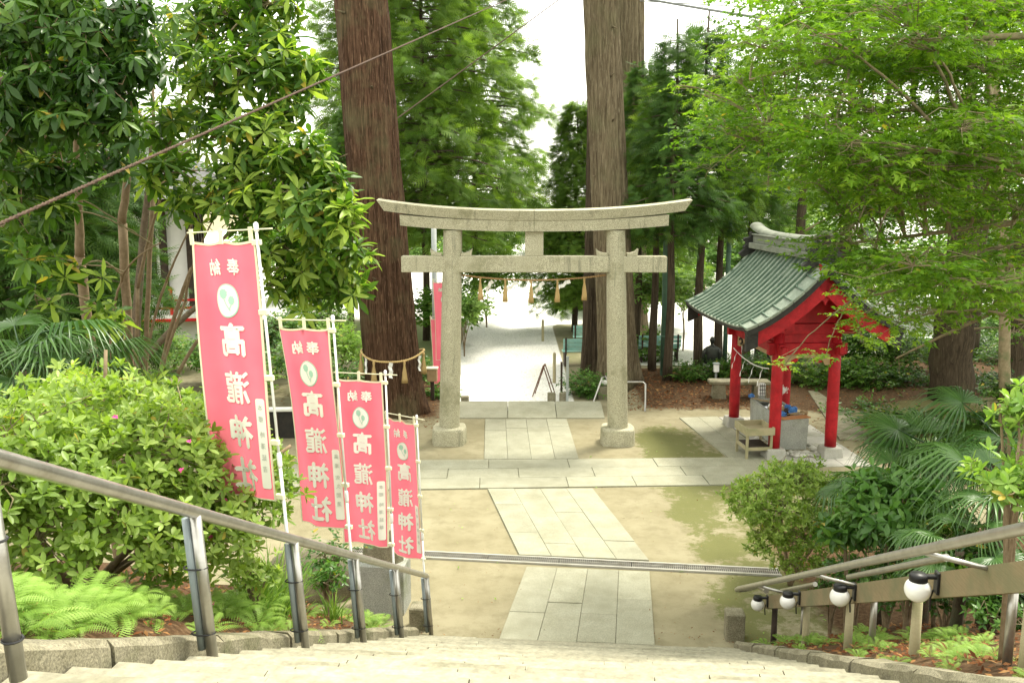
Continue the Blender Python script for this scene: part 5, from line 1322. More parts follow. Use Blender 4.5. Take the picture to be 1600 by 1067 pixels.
# bare twigs tangle belongs to its lower stems; second tree with hanging leaves, top left
D0 = np.array([-6.1, 10.2, gz(-6.1, 10.2)]); dc = []
for (u, v, Y, r, n) in ((40, 40, 8.6, 75, 55), (130, 60, 8.6, 70, 55), (200, 30, 8.8, 60, 42), (60, 130, 8.4, 70, 55), (150, 140, 8.4, 65, 52), (210, 110, 8.6, 45, 30), (20, 200, 8.4, 60, 40), (100, 190, 8.2, 45, 30), (190, 200, 8.4, 40, 22), (-20, 90, 8.4, 70, 40), (30, 290, 8.8, 45, 22), (100, 265, 8.8, 40, 20), (170, 250, 9.0, 36, 16), (20, 350, 9.2, 40, 14), (100, -10, 8.8, 70, 40), (20, 160, 9.4, 70, 40), (110, 110, 9.6, 80, 50), (200, 70, 9.8, 60, 40)):
    c = aty(u, v, Y); rm = pxr(r, Y); dc.append((c, (rm, rm, rm * .7), n))
e = aty(60, 60, 9.2)
tree('evergreen_tree', 'dark glossy evergreen with hanging leaves filling the top left corner', 'tree', D0, [([D0, D0 + np.array([-.2, -.2, 3]), aty(0, 130, 9.4)], (.10, .05)), ([aty(0, 130, 9.4), aty(50, 120, 9), e], (.05, .02))], dc, 'droop', 'leaf_dark', shell=.3, twig_every=3, rx=1.5)
# lighter leaves seen behind, left
mc = []
for (u, v, Y, r, n) in ((240, 160, 14, 70, 45), (290, 240, 14, 60, 40), (210, 250, 14.5, 60, 36), (330, 270, 14, 50, 30), (250, 60, 15, 80, 50), (430, 380, 14.5, 45, 25), (180, 150, 15, 80, 50), (470, 440, 15, 50, 24), (530, 400, 15, 35, 14)):
    c = aty(u, v, Y); rm = pxr(r, Y); mc.append((c, (rm, rm, rm * .7), n * 2))
M0 = np.array([-6.6, 15, 0.])
tree('broadleaf_tree', 'lighter green broadleaf tree behind the whorl-leaved tree', 'tree', M0, [([M0, M0 + np.array([.4, 0, 2.5]), aty(240, 200, 14.5)], (.11, .04)), ([M0 + np.array([.3, 0, 2.0]), aty(330, 420, 14.6), aty(450, 420, 14.6)], (.06, .02))], mc, 'broad', 'leaf_broad', shell=.3)

# ---- conifers
CV = {}
def conifer_variant(k, h0, h1, r0, r1, nb, per, L, mat, seed):
    cm, bm_ = conifer_crown(h0, h1, r0, r1, nb, per, L, mat, seed); b = bm_.mesh('branches'); b.materials.append(MATS['bark_thin'])
    tm = MB(); tm.tube([(0.03 * math.sin(z), .03 * math.cos(z * 1.3), z) for z in np.linspace(-.1, h1 + .4, 14)], list(np.linspace(.13, .02, 14)), 10); t = tm.mesh('trunk'); t.materials.append(MATS['bark_cedar_dark'])
    CV[k] = (cm, b, t)
conifer_variant('slim', 3.7, 8.6, 1.8, .4, 84, 40, .36, 'leaf_conifer_dark', 1)
conifer_variant('slim2', 4.0, 8.0, 1.6, .35, 66, 38, .36, 'leaf_conifer', 2)
conifer_variant('wide', 3.6, 15.0, 4.2, 1.6, 150, 84, .50, 'leaf_conifer', 3)
conifer_variant('low', 1.0, 10.0, 2.3, .5, 160, 56, .42, 'leaf_conifer_dark', 4)
conifer_variant('dense', 1.2, 9.0, 2.7, .5, 170, 64, .42, 'leaf_conifer', 6)
def conifer(k, x, y, label, rz=0.0, s=1.0, group=None, z=None):
    t = thing('conifer_tree', label, 'tree', (x, y, gz(x, y) if z is None else z), rz, group); t.scale = (s, s, s)
    for nm, m in zip(('crown', 'branches', 'trunk'), CV[k]): obj(nm, m, None, t, nm == 'trunk')
    return t
def atu(u, Y): return (u - 800) / F_PX * Y * .995
GRP = 'slim cypresses right of the gate'
for u, Y, k, rz, s, lab in ((1049, 23.6, 'slim', .4, 1.0, 'slim cypress standing just right of the green steel pole'), (1025, 25.0, 'slim2', 2.0, .95, 'slim cypress just left of the green steel pole'), (1097, 25.0, 'slim', 3.3, 1.05, 'slim cypress left of the bronze statue'), (1127, 25.6, 'slim2', 5.0, 1.0, 'slim cypress right of the bronze statue'),
                        (998, 27.5, 'slim', 1.2, 1.0, 'slim cypress half hidden behind the flaring cedar'), (1172, 27.5, 'slim', 4.4, 1.0, 'slim cypress behind the pavilion ridge'), (1215, 29.5, 'slim2', .9, 1.0, 'slim cypress farther behind the pavilion roof')):
    conifer(k, atu(u, Y), Y, lab, rz, s, GRP)
conifer('wide', atu(664, 31), 31, 'large feathery cypress with bare upper trunk behind the massive cedar', .3, 1.0)
conifer('wide', atu(742, 35), 35, 'broad feathery cypress edging the bright sky gap', 2.2, .92)
conifer('wide', atu(585, 35), 35, 'feathery cypress left of the massive cedar trunk', 4.1, .92)
conifer('dense', atu(900, 33), 33, 'young dense cypress left of the tall grey-brown cedar', 1.0, .88)
conifer('dense', atu(1010, 34), 34, 'young dense cypress behind the slim trunks', 3.0, 1.0)
conifer('low', atu(40, 17), 17, 'dark conifer at the far left behind the evergreen leaves', .5, .95)
conifer('low', atu(150, 21), 21, 'dark conifer beside the white hall', 2.5, .9)
conifer('low', atu(-60, 21), 21, 'dark conifer beyond the left edge bushes', 3.7, 1.1)
conifer('low', atu(95, 18.5), 18.5, 'dark conifer between the left stems', 1.1, .9)
conifer('slim', atu(545, 27), 27, 'slender conifer between banners and massive cedar', 1.9, .85)

# ---- right-hand maple canopy
def inpoly(u, v):
    if v < 110 and u < 1185: return False
    if v < 110: return True
    if v < 210 and u < 1120: return False
    lo = np.interp(u, [1050, 1110, 1200, 1290, 1350, 1400, 1480, 1600], [90, 170, 250, 285, 440, 540, 500, 470])
    hi = np.interp(u, [1050, 1110, 1180], [90, 60, 0])
    return hi < v < lo
rng = np.random.default_rng(5); mcl = []; mcl2 = []
cnt = 0
while cnt < 138:
    u, v = rng.uniform(1060, 1650), rng.uniform(-60, 600)
    if not inpoly(u, v): continue
    Y = rng.uniform(8.2, 13.5) if u > 1250 else rng.uniform(10.0, 14.0)
    if v > 330 and u < 1420: Y = rng.uniform(9.5, 13.5)
    c = aty(u, v, Y); rm = rng.uniform(.38, .68); n = 78 * (rm / .5) ** 2
    (mcl if (rng.random() < .55 or v < 150) else mcl2).append((c, (rm * 1.25, rm * 1.1, rm * .26), n)); cnt += 1
for (u, v, Y, r, n) in ((1335, 490, 13, .28, 24), (1290, 556, 13, .22, 16), (1365, 440, 13, .34, 30), (1340, 360, 13.2, .34, 30), (1345, 530, 13, .34, 30), (1385, 480, 12.5, .45, 40), (1225, 570, 13.2, .20, 12), (1100, 150, 12.5, .30, 20), (1060, 135, 12.5, .16, 8), (1110, 265, 13, .45, 36), (1150, 250, 13, .45, 36), (1200, 290, 13, .45, 36)):
    (mcl2 if v > 300 else mcl).append((aty(u, v, Y), (r * 1.2, r, r * .3), n))
T0 = np.array([7.3, 10.2, gz(7.3, 10.2)])
rs = [([T0, T0 + np.array([-.1, 0, 3]), T0 + np.array([-.3, .2, 6.5])], (.20, .10))]
for (pa_, pb_, pc_, r0) in (((1700, 60, 10), (1480, 40, 10), (1170, 125, 11.5), .045), ((1700, 260, 10), (1500, 270, 10.5), (1300, 270, 12), .05), ((1720, 180, 11), (1450, 150, 11.5), (1200, 200, 12.5), .045)):
    rs.append(([aty(*pa_), aty(*pb_), aty(*pc_)], (r0, .012)))
tree('maple_tree', 'bright green maple with tiers of small leaves filling the upper right', 'tree', T0, rs, mcl, 'maple', 'leaf_maple', 'branch_pale', shell=.15, twig_every=5, rbr=.014)
T1 = np.array([7.9, 11.8, gz(7.9, 11.8)])
rs = [([T1, T1 + np.array([0, 0, 2]), T1 + np.array([-.2, .1, 4.2])], (.16, .08))]
for (pa_, pb_, pc_, r0) in (((1720, 330, 12), (1500, 360, 11.5), (1290, 385, 13), .05), ((1720, 390, 12), (1480, 430, 12), (1330, 470, 13), .05), ((1720, 420, 11.5), (1560, 480, 11), (1400, 560, 12), .035)):
    rs.append(([aty(*pa_), aty(*pb_), aty(*pc_)], (r0, .012)))
tree('leafy_tree', 'leafy tree with long pale branches reaching over the pavilion gable', 'tree', T1, rs, mcl2, 'small', 'leaf_maple', 'branch_pale', shell=.15, twig_every=5, rbr=.014)
# trees behind the pavilion
def bigtree(label, u, vb, r0, cls, mat, sty, bm='bark_cedar_dark', lean=0, top=6.5, name='broadleaf_tree', Yb=None):
    b = gp(u, vb) if Yb is None else np.array([atu(u, Yb), Yb, 0]); b[2] = gz(b[0], b[1]); c_ = []
    for (uu, v, Y, r, n) in cls:
        rm = pxr(r, Y); c_.append((aty(uu, v, Y), (rm * 1.15, rm, rm * .5), n))
    tree(name, label, 'tree', b, [([b - np.array([0, 0, .1]), b + np.array([lean * .3, 0, top * .5]), b + np.array([lean, 0, top])], (r0, r0 * .5))], c_, sty, mat, bm, shell=.2, twig_every=6, rbr=.03, rx=2)
bigtree('thick dark trunked broadleaf tree behind the pavilion on the mossy rise', 1483, 645, .50, [(1400, 330, 20, 90, 110), (1480, 260, 20, 100, 120), (1560, 330, 20, 100, 110), (1430, 430, 20, 80, 80), (1540, 440, 20, 90, 90), (1590, 520, 20, 70, 60), (1380, 200, 21, 90, 100), (1500, 150, 21, 100, 110), (1590, 200, 20, 90, 90), (1420, 500, 20.5, 60, 50), (1300, 280, 21, 80, 70), (1280, 180, 22, 80, 70)], 'leaf_broad', 'broad')
bigtree('second dark trunked tree right of the thick trunk', 1575, 640, .28, [(1570, 420, 21, 80, 90), (1620, 300, 21, 100, 100), (1640, 480, 21, 80, 80), (1560, 560, 21.5, 40, 30)], 'leaf_dark', 'broad')
bigtree('pale limbed tree rising behind the maple leaves', 1600, 600, .12, [(1560, 60, 17, 90, 70), (1480, 40, 17, 80, 60), (1600, 140, 17, 80, 60)], 'leaf_broad', 'small', 'branch_pale', lean=-.9, top=8, Yb=17.5)
bigtree('broadleaf tree beyond the pavilion ridge', 1250, 560, .18, [(1230, 210, 26, 90, 110), (1290, 120, 27, 100, 110), (1215, 190, 27, 70, 70), (1330, 230, 26, 90, 100), (1140, 210, 27, 60, 50), (1360, 330, 25, 80, 80)], 'leaf_broad', 'broad', Yb=26, top=7)

# trees added on the right, mostly out of view, to shade the pavilion side
for k, (x, y, h, lab) in enumerate(((13.5, 14.5, 7.5, 'added broad shade tree outside the court beside the bank'), (14.5, 20.5, 8.5, 'added broad shade tree on the mossy rise'), (13.0, 26.0, 8.0, 'added broad shade tree behind the thick dark trunk'), (11.8, 24.6, 8.2, 'added broad shade tree behind the mossy rise'), (9.8, 27.5, 8.6, 'added broad shade tree beyond the low dark wall'), (17.5, 17.0, 9.0, 'added tall shade tree deeper in the right-hand woods'), (17.0, 24.0, 9.0, 'added tall shade tree at the edge of the right-hand woods'))):
    b = np.array([x, y, gz(x, y)]); c_ = [(b + np.array([R.normal() * 1.5, R.normal() * 1.5, h + R.normal() * 1.1]), (1.5, 1.5, .8), 70) for _ in range(9)]
    tree('broadleaf_tree', lab, 'tree', b, [([b, b + np.array([.1, 0, h * .5]), b + np.array([0, .1, h])], (.24, .10))], c_, 'far', 'leaf_broad', 'bark_cedar_dark', 'shade trees added right of the court', shell=.2, twig_every=9, rbr=.03, rx=2)
# ---- shrubs
def shrub(label, u, v, Y, r, sty, mat, n=1.0, name='shrub', cat='shrub', zs=.8, group=None, nst=5, nc=7):
    c = aty(u, v, Y); b = np.array([c[0], Y, gz(c[0], Y)]); rm = pxr(r, Y); cl_ = []
    for k in range(nc):
        a = k * 2.4; q = .55 * rm * (k > 0); cc = c + np.array([q * math.cos(a), q * math.sin(a), R.uniform(-.25, .3) * rm * zs]); rr_ = rm * R.uniform(.42, .62)
        cl_.append((cc, (rr_, rr_, rr_ * zs), 60 * n * (rr_ / .3) ** 2 * (.06 / STY[sty]['L']) ** 1.2 + 8))
    stm = [([b, b + (c - b) * .5 + R.normal(size=3) * .08 * rm, c + R.normal(size=3) * .35 * rm], (.014 + .012 * rm, .006)) for k in range(nst)]
    return tree(name, label, cat, b, stm, cl_, sty, mat, 'twig', group, shell=.5, rbr=.01, twig_every=8)
cl = []
for (u, v, Y, r) in ((1200, 762, 11.2, 42), (1255, 752, 11.4, 45), (1300, 762, 11.6, 40), (1175, 790, 11.0, 36), (1225, 800, 10.9, 45), (1285, 805, 11.2, 45), (1200, 835, 10.9, 34), (1255, 845, 10.9, 40), (1310, 840, 11.2, 34), (1230, 745, 11.9, 45), (1330, 790, 11.6, 30), (1235, 880, 10.9, 26), (1290, 880, 11, 24), (1150, 775, 11.1, 18), (1160, 755, 11.3, 16), (1265, 728, 11.6, 20), (1345, 760, 11.7, 20), (1185, 860, 10.8, 16), (1210, 735, 11.5, 18)):
    c = aty(u, v, Y); rm = pxr(r, Y); cl.append((c, (rm * 1.15, rm, rm * .5), 230 * (rm / .35) ** 2))
bb = np.array([3.62, 11.4, gz(3.62, 11.4)])
tree('round_bush', 'dense layered green bush beside the lower right handrail', 'bush', bb, [([bb, bb + np.array([dx * .4, dy * .4, .4]), bb + np.array([dx, dy, h])], (.03, .012)) for dx, dy, h in ((-.3, 0, .8), (.2, .1, .9), (.1, -.2, .6), (-.1, .3, 1.0), (.4, 0, .7))], cl, 'azalea_fine', 'leaf_azalea', 'twig', shell=.45, rbr=.012, twig_every=8)
shrub('glossy large-leaved shrub behind the right handrail', 1395, 790, 8.4, 85, 'glossy', 'leaf_shrub', 1.0, 'glossy_shrub', 'shrub', .7, nc=9)
shrub('small glossy shrub below the lamp beam', 1330, 830, 9.2, 45, 'glossy', 'leaf_shrub', 1.0, 'glossy_shrub', 'shrub', .7)
shrub('dark shrub filling the gap under the palms', 1470, 830, 8.2, 85, 'azalea_fine', 'leaf_dark', 1.2, 'shrub', 'shrub', .7, nc=9)
shrub('dark shrub on the bank behind the third globe lamp', 1420, 900, 8.0, 60, 'azalea_fine', 'leaf_dark', 1.1, 'shrub', 'shrub', .6, nc=8)
shrub('dark shrub on the bank behind the lowest globe lamps', 1340, 890, 9.4, 46, 'azalea_fine', 'leaf_shrub', 1.1, 'shrub', 'shrub', .7, nc=8)
for k, (u, v, Y, r, lab) in enumerate(((1300, 925, 9.6, 30, 'leafy ground plant behind the lowest beam posts'), (1390, 925, 8.3, 36, 'leafy ground plant between the middle beam posts'), (1480, 925, 7.2, 46, 'leafy ground plant behind the nearest globe lamp post'), (1570, 950, 6.2, 55, 'leafy ground plant at the right edge below the beam'))):
    shrub(lab, u, v, Y, r, 'azalea_fine', 'leaf_shrub' if k % 2 else 'leaf_dark', .8, 'ground_plant', 'plant', .6, group='ground plants below the lamp beam')
shrub('dark low shrub below the timber beam at the right edge', 1560, 900, 6.6, 80, 'glossy', 'leaf_dark', .9, 'glossy_shrub', 'shrub', .5, nc=8)
shrub('lime green azalea sprays at the right edge above the handrail', 1590, 755, 4.7, 62, 'azalea', 'leaf_lime', .55, 'azalea_bush', 'bush', .9, nc=8)
shrub('lime green azalea sprig hanging higher at the right edge', 1600, 645, 4.9, 42, 'azalea', 'leaf_lime', .35, 'azalea_bush', 'bush', .9, nc=5)
shrub('leafy bush at the base of the tall grey-brown cedar', 916, 605, 22.6, 34, 'small', 'leaf_shrub', 1.2, 'bush', 'bush', .85)
for k, (u, v, Y, r) in enumerate(((1075, 580, 23.6, 26), (1105, 585, 23.9, 24), (1140, 575, 23.7, 26), (1170, 572, 23.5, 26), (1200, 575, 23.8, 28), (1230, 570, 24.0, 28))):
    shrub(('low dark shrub right of the slim cypress by the bench', 'low dark shrub at the bronze statue foot', 'low dark shrub right of the bronze statue', 'low dark shrub behind the stone bench', 'low dark shrub behind the left pavilion posts', 'low dark shrub behind the basin')[k], u, v, Y, r, 'small', 'leaf_dark' if k % 2 else 'leaf_broad', .9, group='low shrubs behind the stone bench')
for k, (u, v, Y, r, mt) in enumerate(((1270, 600, 24, 36, 'leaf_lime'), (1310, 590, 23.5, 40, 'leaf_broad'), (1355, 590, 23, 45, 'leaf_broad'), (1405, 600, 22.5, 42, 'leaf_dark'), (1250, 560, 27, 36, 'leaf_lime'), (1330, 540, 25, 55, 'leaf_broad'), (1400, 540, 24, 55, 'leaf_dark'), (1545, 600, 22.5, 40, 'leaf_dark'), (1460, 560, 26, 60, 'leaf_broad'), (1540, 550, 27, 65, 'leaf_dark'), (1610, 560, 25, 60, 'leaf_broad'))):
    shrub(('lime green bush behind the right pavilion posts', 'green bush just right of the lime green bush', 'green bush midway to the thick dark trunk', 'dark bush left of the thick dark trunk', 'bright bush beyond the low dark wall behind the pavilion', 'tall loose bush behind the pavilion on the right', 'tall dark bush left of the thick trunk', 'dark bush right of the thick trunk', 'tall green bush directly behind the thick trunk', 'tall dark bush behind the gap of the two dark trunks', 'tall green bush behind the second dark trunk')[k], u, v, Y, r, 'mid', mt, .95, group='bushes behind the pavilion')
for k, (u, v, Y, r, lab) in enumerate(((1390, 655, 18.6, 26, 'low creeping shrub on the mossy ground near the palms'), (1450, 660, 19.0, 30, 'low creeping shrub at the thick trunk foot'), (1540, 660, 18.5, 34, 'low creeping shrub behind the taller palm'), (1340, 668, 19.8, 18, 'low creeping shrub beside the scattered flat stones'), (1590, 610, 17.5, 40, 'dark creeping shrub at the right edge above the palms'), (1360, 640, 21.0, 24, 'low green shrub left of the thick trunk beside the path stones'), (1410, 632, 21.6, 28, 'low green shrub against the thick trunk left side'), (1545, 625, 21.2, 30, 'low green shrub between the two dark trunks'), (1310, 650, 20.8, 16, 'little green shrub nearest the pavilion rear post'), (1500, 690, 16.5, 30, 'low green shrub in front of the thick trunk near the palms'), (1420, 700, 15.8, 22, 'low green shrub at the left tips of the palm fronds'))):
    shrub(lab, u, v, Y, r, 'mid', 'leaf_dark' if k < 5 else 'leaf_shrub', .8, 'ground_shrub', 'shrub', .45, group='creeping shrubs on the mossy ground')
# left middle distance
for k, (u, v, Y, r, mt) in enumerate(((470, 560, 21.5, 45, 'leaf_shrub'), (530, 540, 23, 45, 'leaf_lime'), (500, 500, 25, 50, 'leaf_far'), (430, 520, 24, 45, 'leaf_shrub'), (545, 590, 21.8, 30, 'leaf_shrub'), (330, 560, 23, 45, 'leaf_shrub'), (270, 545, 25, 40, 'leaf_lime'), (690, 620, 22.4, 22, 'leaf_shrub'), (650, 580, 24.5, 40, 'leaf_shrub'), (390, 590, 22.5, 40, 'leaf_lime'))):
    shrub(('green shrub behind the second banner', 'sunlit shrub left of the massive cedar', 'pale shrub farther left of the massive cedar', 'green shrub behind the highest banner pole', 'small shrub at the left foot of the massive cedar', 'shrub beneath the red veranda', 'bright shrub in front of the white hall', 'little shrub between massive cedar and gate pillar', 'shrub behind the massive cedar', 'light shrub right of the red veranda')[k], u, v, Y, r, 'mid', mt, .95, group='shrubs left of the approach')
# far trees, sunlit
for k, (u, v, Y, r, lab) in enumerate(((725, 480, 28, 34, 'small sunlit tree at the left edge of the gravel path'), (760, 420, 34, 50, 'sunlit tree beyond the left gate pillar'), (690, 480, 30, 50, 'dark leafed tree behind the far banners'), (900, 470, 40, 34, 'sunlit small tree right of the far path'), (935, 440, 38, 40, 'leafy tree behind the dark slim cedar'), (1020, 450, 28, 45, 'light tree between the flaring cedar and green pole'), (1070, 450, 29, 45, 'light tree behind the slim cypresses'), (1015, 540, 27.5, 30, 'low light bush by the flaring cedar'),
        (830, 345, 90, 45, 'far pale tree under the gate tie beam'), (900, 370, 75, 70, 'far pale tree right of the sky gap'), (740, 370, 66, 60, 'far pale tree left of the sky gap'), (640, 400, 60, 60, 'far tree behind the massive cedar'), (1000, 380, 64, 60, 'far pale tree behind the cypress trunks'), (1130, 400, 50, 70, 'far tree behind the bronze statue'), (1240, 380, 48, 70, 'far tree behind the pavilion roof'), (520, 430, 44, 60, 'far tree left of the massive cedar'), (1330, 420, 46, 70, 'far tree right of the pavilion roof'), (430, 380, 42, 60, 'far tree behind the banners'), (1420, 430, 34, 80, 'far tree left of the thick dark trunk'), (1520, 400, 36, 90, 'far tree behind the thick dark trunk'), (1600, 380, 34, 90, 'far tree behind the second dark trunk'), (1350, 300, 40, 90, 'tall far tree behind the overhanging branches'), (1470, 280, 42, 100, 'tall far tree above the thick dark trunk'), (1590, 520, 30, 60, 'low far tree right of the second dark trunk'), (1430, 560, 28, 45, 'low far tree between the thick trunk and pavilion'))):
    dark = k in (2,)
    shrub(lab, u, v, Y, r, 'far' if Y < 36 else 'farther', 'leaf_broad' if dark else 'leaf_far', .9 if Y < 36 else .75, 'far_tree', 'tree', .8, nst=3, nc=9, group='trees beyond the gate')

# ---- ferns
def fern_mesh(seed, nf, ln):
    rng = np.random.default_rng(seed); parts = []
    for i in range(nf):
        a = 6.28 * i / nf + rng.normal() * .35; el = rng.uniform(.45, .95); L = ln * rng.uniform(.7, 1.15)
        t = np.linspace(.10, 1, 22); hd = np.array([math.cos(a), math.sin(a), 0]); c = hd * (L * t * math.cos(el))[:, None] + UP * (L * (t * math.sin(el) - .62 * t ** 2.2))[:, None]
        tg = unit(np.gradient(c, axis=0)); side = np.cross(tg, UP); side = unit(side); nn = np.cross(side, tg)
        w = L * .30 * np.sin(np.clip(t * 1.05, 0, 1) * math.pi * .93 + .12) ** .8 * (1 - .55 * t)
        tb = np.full(22, np.clip(rng.normal(.5, .22), 0, 1))
        for s in (-1, 1):
            # each pinna is itself toothed: a blade with three side teeth
            D_ = side * s + tg * .38 - UP * .12
            parts.append(leaves(c, D_, nn, w, w * .11, 'kite', np.clip(tb + rng.normal(size=22) * .1, 0, 1)))
            for q in (.3, .55, .78):
                for s2 in (-1, 1):
                    P_ = c + unit(D_) * (w * q)[:, None]; parts.append(leaves(P_, unit(D_) * .6 + tg * s2 * .75, nn, w * .17 * (1.15 - q * .8), w * .065, 'kite', tb))
        parts.append(leaves(np.zeros((1, 3)), c[-1:] * .5 + UP * L * .12, UP[None], np.array([L * .5]), .006, 'kite', np.array([.2])))
    return joinleaf(parts)
FERN = []
for k in range(4):
    V_, T_, C_ = fern_mesh(60 + k, (6, 7, 8, 6)[k], (.30, .36, .28, .33)[k]); FERN.append(raw_mesh('fronds', V_, T_, 'leaf_fern', C_))
def fern(x, y, s, rz, label, group, k):
    t = thing('fern', label, 'fern', (x, y, gz(x, y) + .01), rz, group); t.scale = (s, s, s); obj('fronds', FERN[k % 4], None, t); return t
rng = np.random.default_rng(9)
for k in range(84):
    d = rng.uniform(.5, 6.9) if k % 2 else rng.uniform(4.0, 7.0); l = -rng.uniform(2.0, 2.65 if d > 2.6 else 2.5)
    if 1.7 < d < 3.2 and rng.random() < .6: continue
    p = sp(l, d); near = d > 3.6
    fern(p[0], p[1], rng.uniform(.9, 1.4) * (1.0 if near else .7), rng.random() * 6.28, 'light green fern on the bank behind the left kerb', 'ferns along the left kerb', k)
for k in range(76):
    d = rng.uniform(.4, 6.9); l = rng.uniform(2.0, 2.9); p = sp(l, d)
    fern(p[0], p[1], rng.uniform(.36, .72), rng.random() * 6.28, 'small light green fern on the litter behind the right kerb', 'ferns along the right kerb', k + 1)
# ---- grass clumps
def grass(u, v, Y, n, h, label, mat='leaf_grass'):
    c = aty(u, v, Y); x, y = c[0], Y; t = thing('grass_clump', label, 'grass', (x, y, gz(x, y)))
    a = R.random(n) * 6.28; rr_ = R.random(n) * .14; P = np.stack([np.cos(a) * rr_, np.sin(a) * rr_, 0 * a], 1); D_ = np.stack([np.cos(a) * .5, np.sin(a) * .5, 1 + 0 * a], 1) + R.normal(size=(n, 3)) * .2
    V_, T_, C_ = leaves(P, D_, np.stack([np.cos(a), np.sin(a), .3 + 0 * a], 1) * -1, h * R.uniform(.6, 1.1, n), .016, 'blade', R.random(n)); obj('blades', raw_mesh('blades', V_, T_, mat, C_), None, t)
grass(425, 850, 6.9, 80, .62, 'tall arching grass clump behind the second left rail post'); grass(445, 870, 7.4, 60, .5, 'smaller grass clump between ferns and banners'); grass(395, 880, 6.4, 60, .42, 'short grass tuft at the edge of the ferns'); grass(430, 920, 6.6, 60, .35, 'short grass tuft beside the left kerb'); grass(520, 920, 8.2, 40, .3, 'short grass tuft near the granite block')
shrub('thin bare-stemmed shrub beside the granite block', 520, 870, 9.0, 38, 'small', 'leaf_shrub', .35, 'bare_shrub', 'shrub', .9, nst=9, nc=5)
shrub('low leafy plant between the ferns and granite block', 510, 905, 8.6, 26, 'azalea_fine', 'leaf_shrub', .6, 'leafy_plant', 'plant', .8)
shrub('low leafy plant under the azalea edge', 395, 900, 6.3, 40, 'azalea_fine', 'leaf_azalea', .5, 'leafy_plant', 'plant', .8)

# ---- fan palms
def fan(n, L, droop, seed):
    rng = np.random.default_rng(seed); a = np.linspace(-2.2, 2.2, n); parts = []
    V_ = []; T_ = []; C_ = []; k = 0; tb = np.clip(rng.normal(.5, .2), 0, 1)
    for q in a:
        ln = L * (1 - .10 * (q / 2.2) ** 2) * rng.uniform(.9, 1.05); d = np.array([math.cos(q), math.sin(q), .0]); s_ = np.array([-math.sin(q), math.cos(q), 0]); w = L * .052
        rows = []
        for t in (.02, .3, .55, .78, 1.0):
            z = .10 * math.sin(t * 3) * L * .3 - droop * L * max(0, t - .45) ** 2 * rng.uniform(1.2, 2.6) - .02 * t * abs(q) * L
            ww = w * (min(1, t * 2.6) * (1 if t < .6 else (1.02 - t) * 2.2 + .05)); c = d * ln * t + UP * z
            rows.append((c - s_ * ww * .5 + UP * ww * .35, c, c + s_ * ww * .5 + UP * ww * .35))
        for r in rows: V_ += list(r)
        for i in range(len(rows) - 1):
            for j in range(2): b = k + i * 3 + j; T_ += [(b, b + 1, b + 4), (b, b + 4, b + 3)]
        k += 15; C_ += [np.clip(tb + rng.normal() * .15, 0, .95)] * 15
    return np.array(V_), np.array(T_), np.array(C_)
FAN = [raw_mesh('frond', *fan(30, .55, d, 80 + i)[:2], 'leaf_palm', fan(30, .55, d, 80 + i)[2]) for i, d in enumerate((.5, 1.0, 1.5))]
PET = MB().tube([(-.55, 0, -.22), (-.28, 0, -.05), (0, 0, 0)], [.012, .009, .007], 5).mesh('petiole'); PET.materials.append(MATS['leaf_palm'])
def palm(label, x, y, z, n, s, seed, h=.5, arc=(0, 6.28)):
    rng = random.Random(seed); t = thing('fan_palm', label, 'palm', (x, y, gz(x, y)), 0, None); zc = z - gz(x, y)
    MB().tube([(0, 0, -.1), (.03, 0, zc * .5), (0, 0, zc)], [.09 * s, .08 * s, .06 * s], 9).build('trunk', 'bark_thin', t, True)
    for i in range(n):
        a = arc[0] + (arc[1] - arc[0]) * (i + rng.random() * .6) / n; el = rng.uniform(-.25, .95); sc = s * rng.uniform(.8, 1.15); ro = .55 * sc
        o = obj('frond', FAN[rng.randrange(3)], None, t); o.location = (math.cos(a) * ro * math.cos(el), math.sin(a) * ro * math.cos(el), zc + ro * math.sin(el)); o.rotation_euler = (rng.uniform(-.3, .3), -el * .6 + rng.uniform(0, .5), a); o.scale = (sc,) * 3
        p = obj('petiole', PET, None, o)
p = aty(1455, 735, 10.2); palm('spreading fan palm behind the right-hand shrubs', p[0], p[1], p[2], 13, 1.0, 3)
p = aty(1390, 770, 9.4); palm('low fan palm leaning over the glossy shrub', p[0], p[1], p[2], 8, .8, 5)
p = aty(1560, 690, 9.2); palm('taller fan palm near the right edge', p[0], p[1], p[2], 11, 1.0, 8)
p = aty(1560, 790, 7.4); palm('drooping fan palm under the lime green azalea sprays', p[0], p[1], p[2], 10, .75, 12)
p = aty(1500, 860, 6.8); palm('small fan palm behind the timber beam', p[0], p[1], p[2], 7, .55, 14)
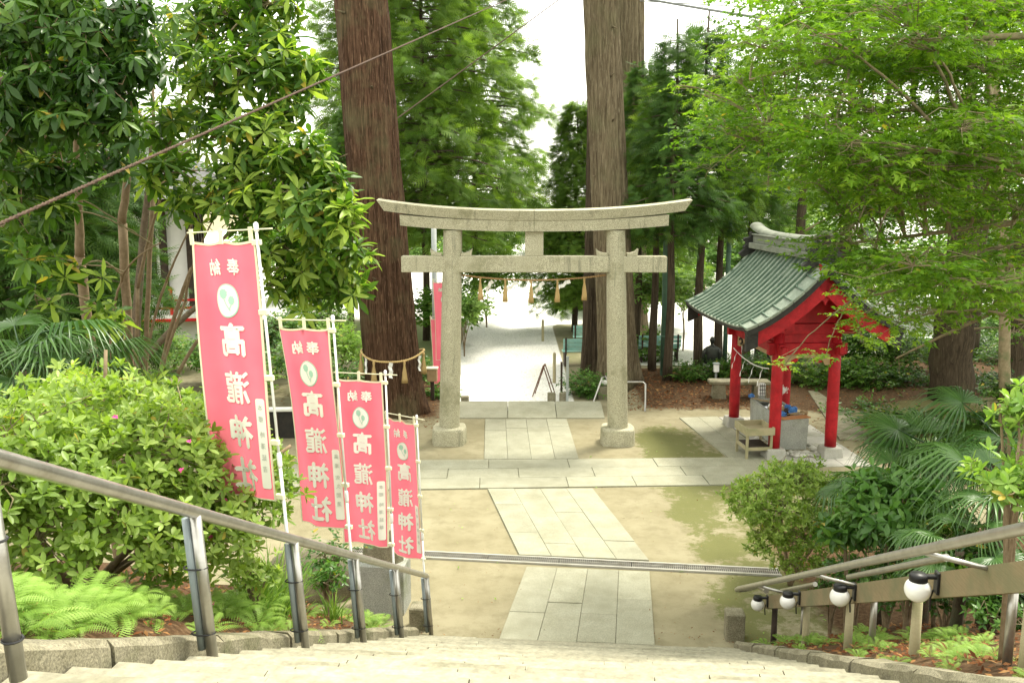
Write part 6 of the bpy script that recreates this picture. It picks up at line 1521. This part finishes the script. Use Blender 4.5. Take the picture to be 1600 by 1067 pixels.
p = aty(30, 580, 8.2); palm('fan palm behind the azalea bush at the left edge', p[0], p[1], p[2], 13, 1.0, 17)
p = aty(120, 590, 9.0); palm('second fan palm half hidden behind the azalea bush', p[0], p[1], p[2], 8, .9, 19)

# ---- fallen leaves and needles
def litter(name, label, pts, L, mat='leaf_litter'):
    n = len(pts); D_ = R.normal(size=(n, 3)) * np.array([1, 1, .18]); N_ = UP + R.normal(size=(n, 3)) * .35
    P = np.stack([pts[:, 0], pts[:, 1], ground_z(pts[:, 0], pts[:, 1]) + .012 + R.random(n) * .012], 1)
    V_, T_, C_ = leaves(P, D_, N_, L * R.uniform(.5, 1.3, n), L * .38, 'kite', R.random(n)); tag(obj(name, raw_mesh(name, V_, T_, mat, C_)), label, kind='stuff')
def bankpts(n, l0, l1, d0, d1): return np.array([sp(a, b)[:2] for a, b in zip(R.uniform(l0, l1, n), R.uniform(d0, d1, n))])
litter('leaf_litter', 'red-brown fallen leaves over the right-hand bank', bankpts(3600, 1.98, 4.2, .1, 7), .055)
litter('leaf_litter', 'brown fallen leaves over the left-hand bank', bankpts(2200, -3.4, -1.98, .1, 7), .05)
litter('leaf_litter', 'rusty needles round the cedars right of the gate', np.stack([R.uniform(2.7, 6.6, 2600), R.uniform(21.0, 25, 2600)], 1), .09)
litter('leaf_litter', 'dead leaves on the mossy ground right of the pavilion', np.stack([R.uniform(6.4, 11, 1800), R.uniform(14, 24, 1800)], 1), .07)
litter('leaf_litter', 'dead leaves at the foot of the massive cedar', np.stack([R.uniform(-5.5, -1.5, 900), R.uniform(19.4, 23.5, 900)], 1), .07)
litter('yellow_leaves', 'few yellow fallen leaves scattered on the court', np.stack([R.uniform(-2.5, 4.0, 70), R.uniform(10, 19.8, 70)], 1), .06, 'leaf_lime')
litter('court_debris', 'tiny brown leaf scraps and twigs scattered over the court', np.stack([R.uniform(-4, 5.0, 700), R.uniform(10, 20, 700)], 1), .028)
litter('court_debris', 'leaf scraps gathered along the drain and stair foot', np.stack([R.uniform(-1.2, 3.0, 160), R.normal(10.0, .12, 160)], 1), .03)
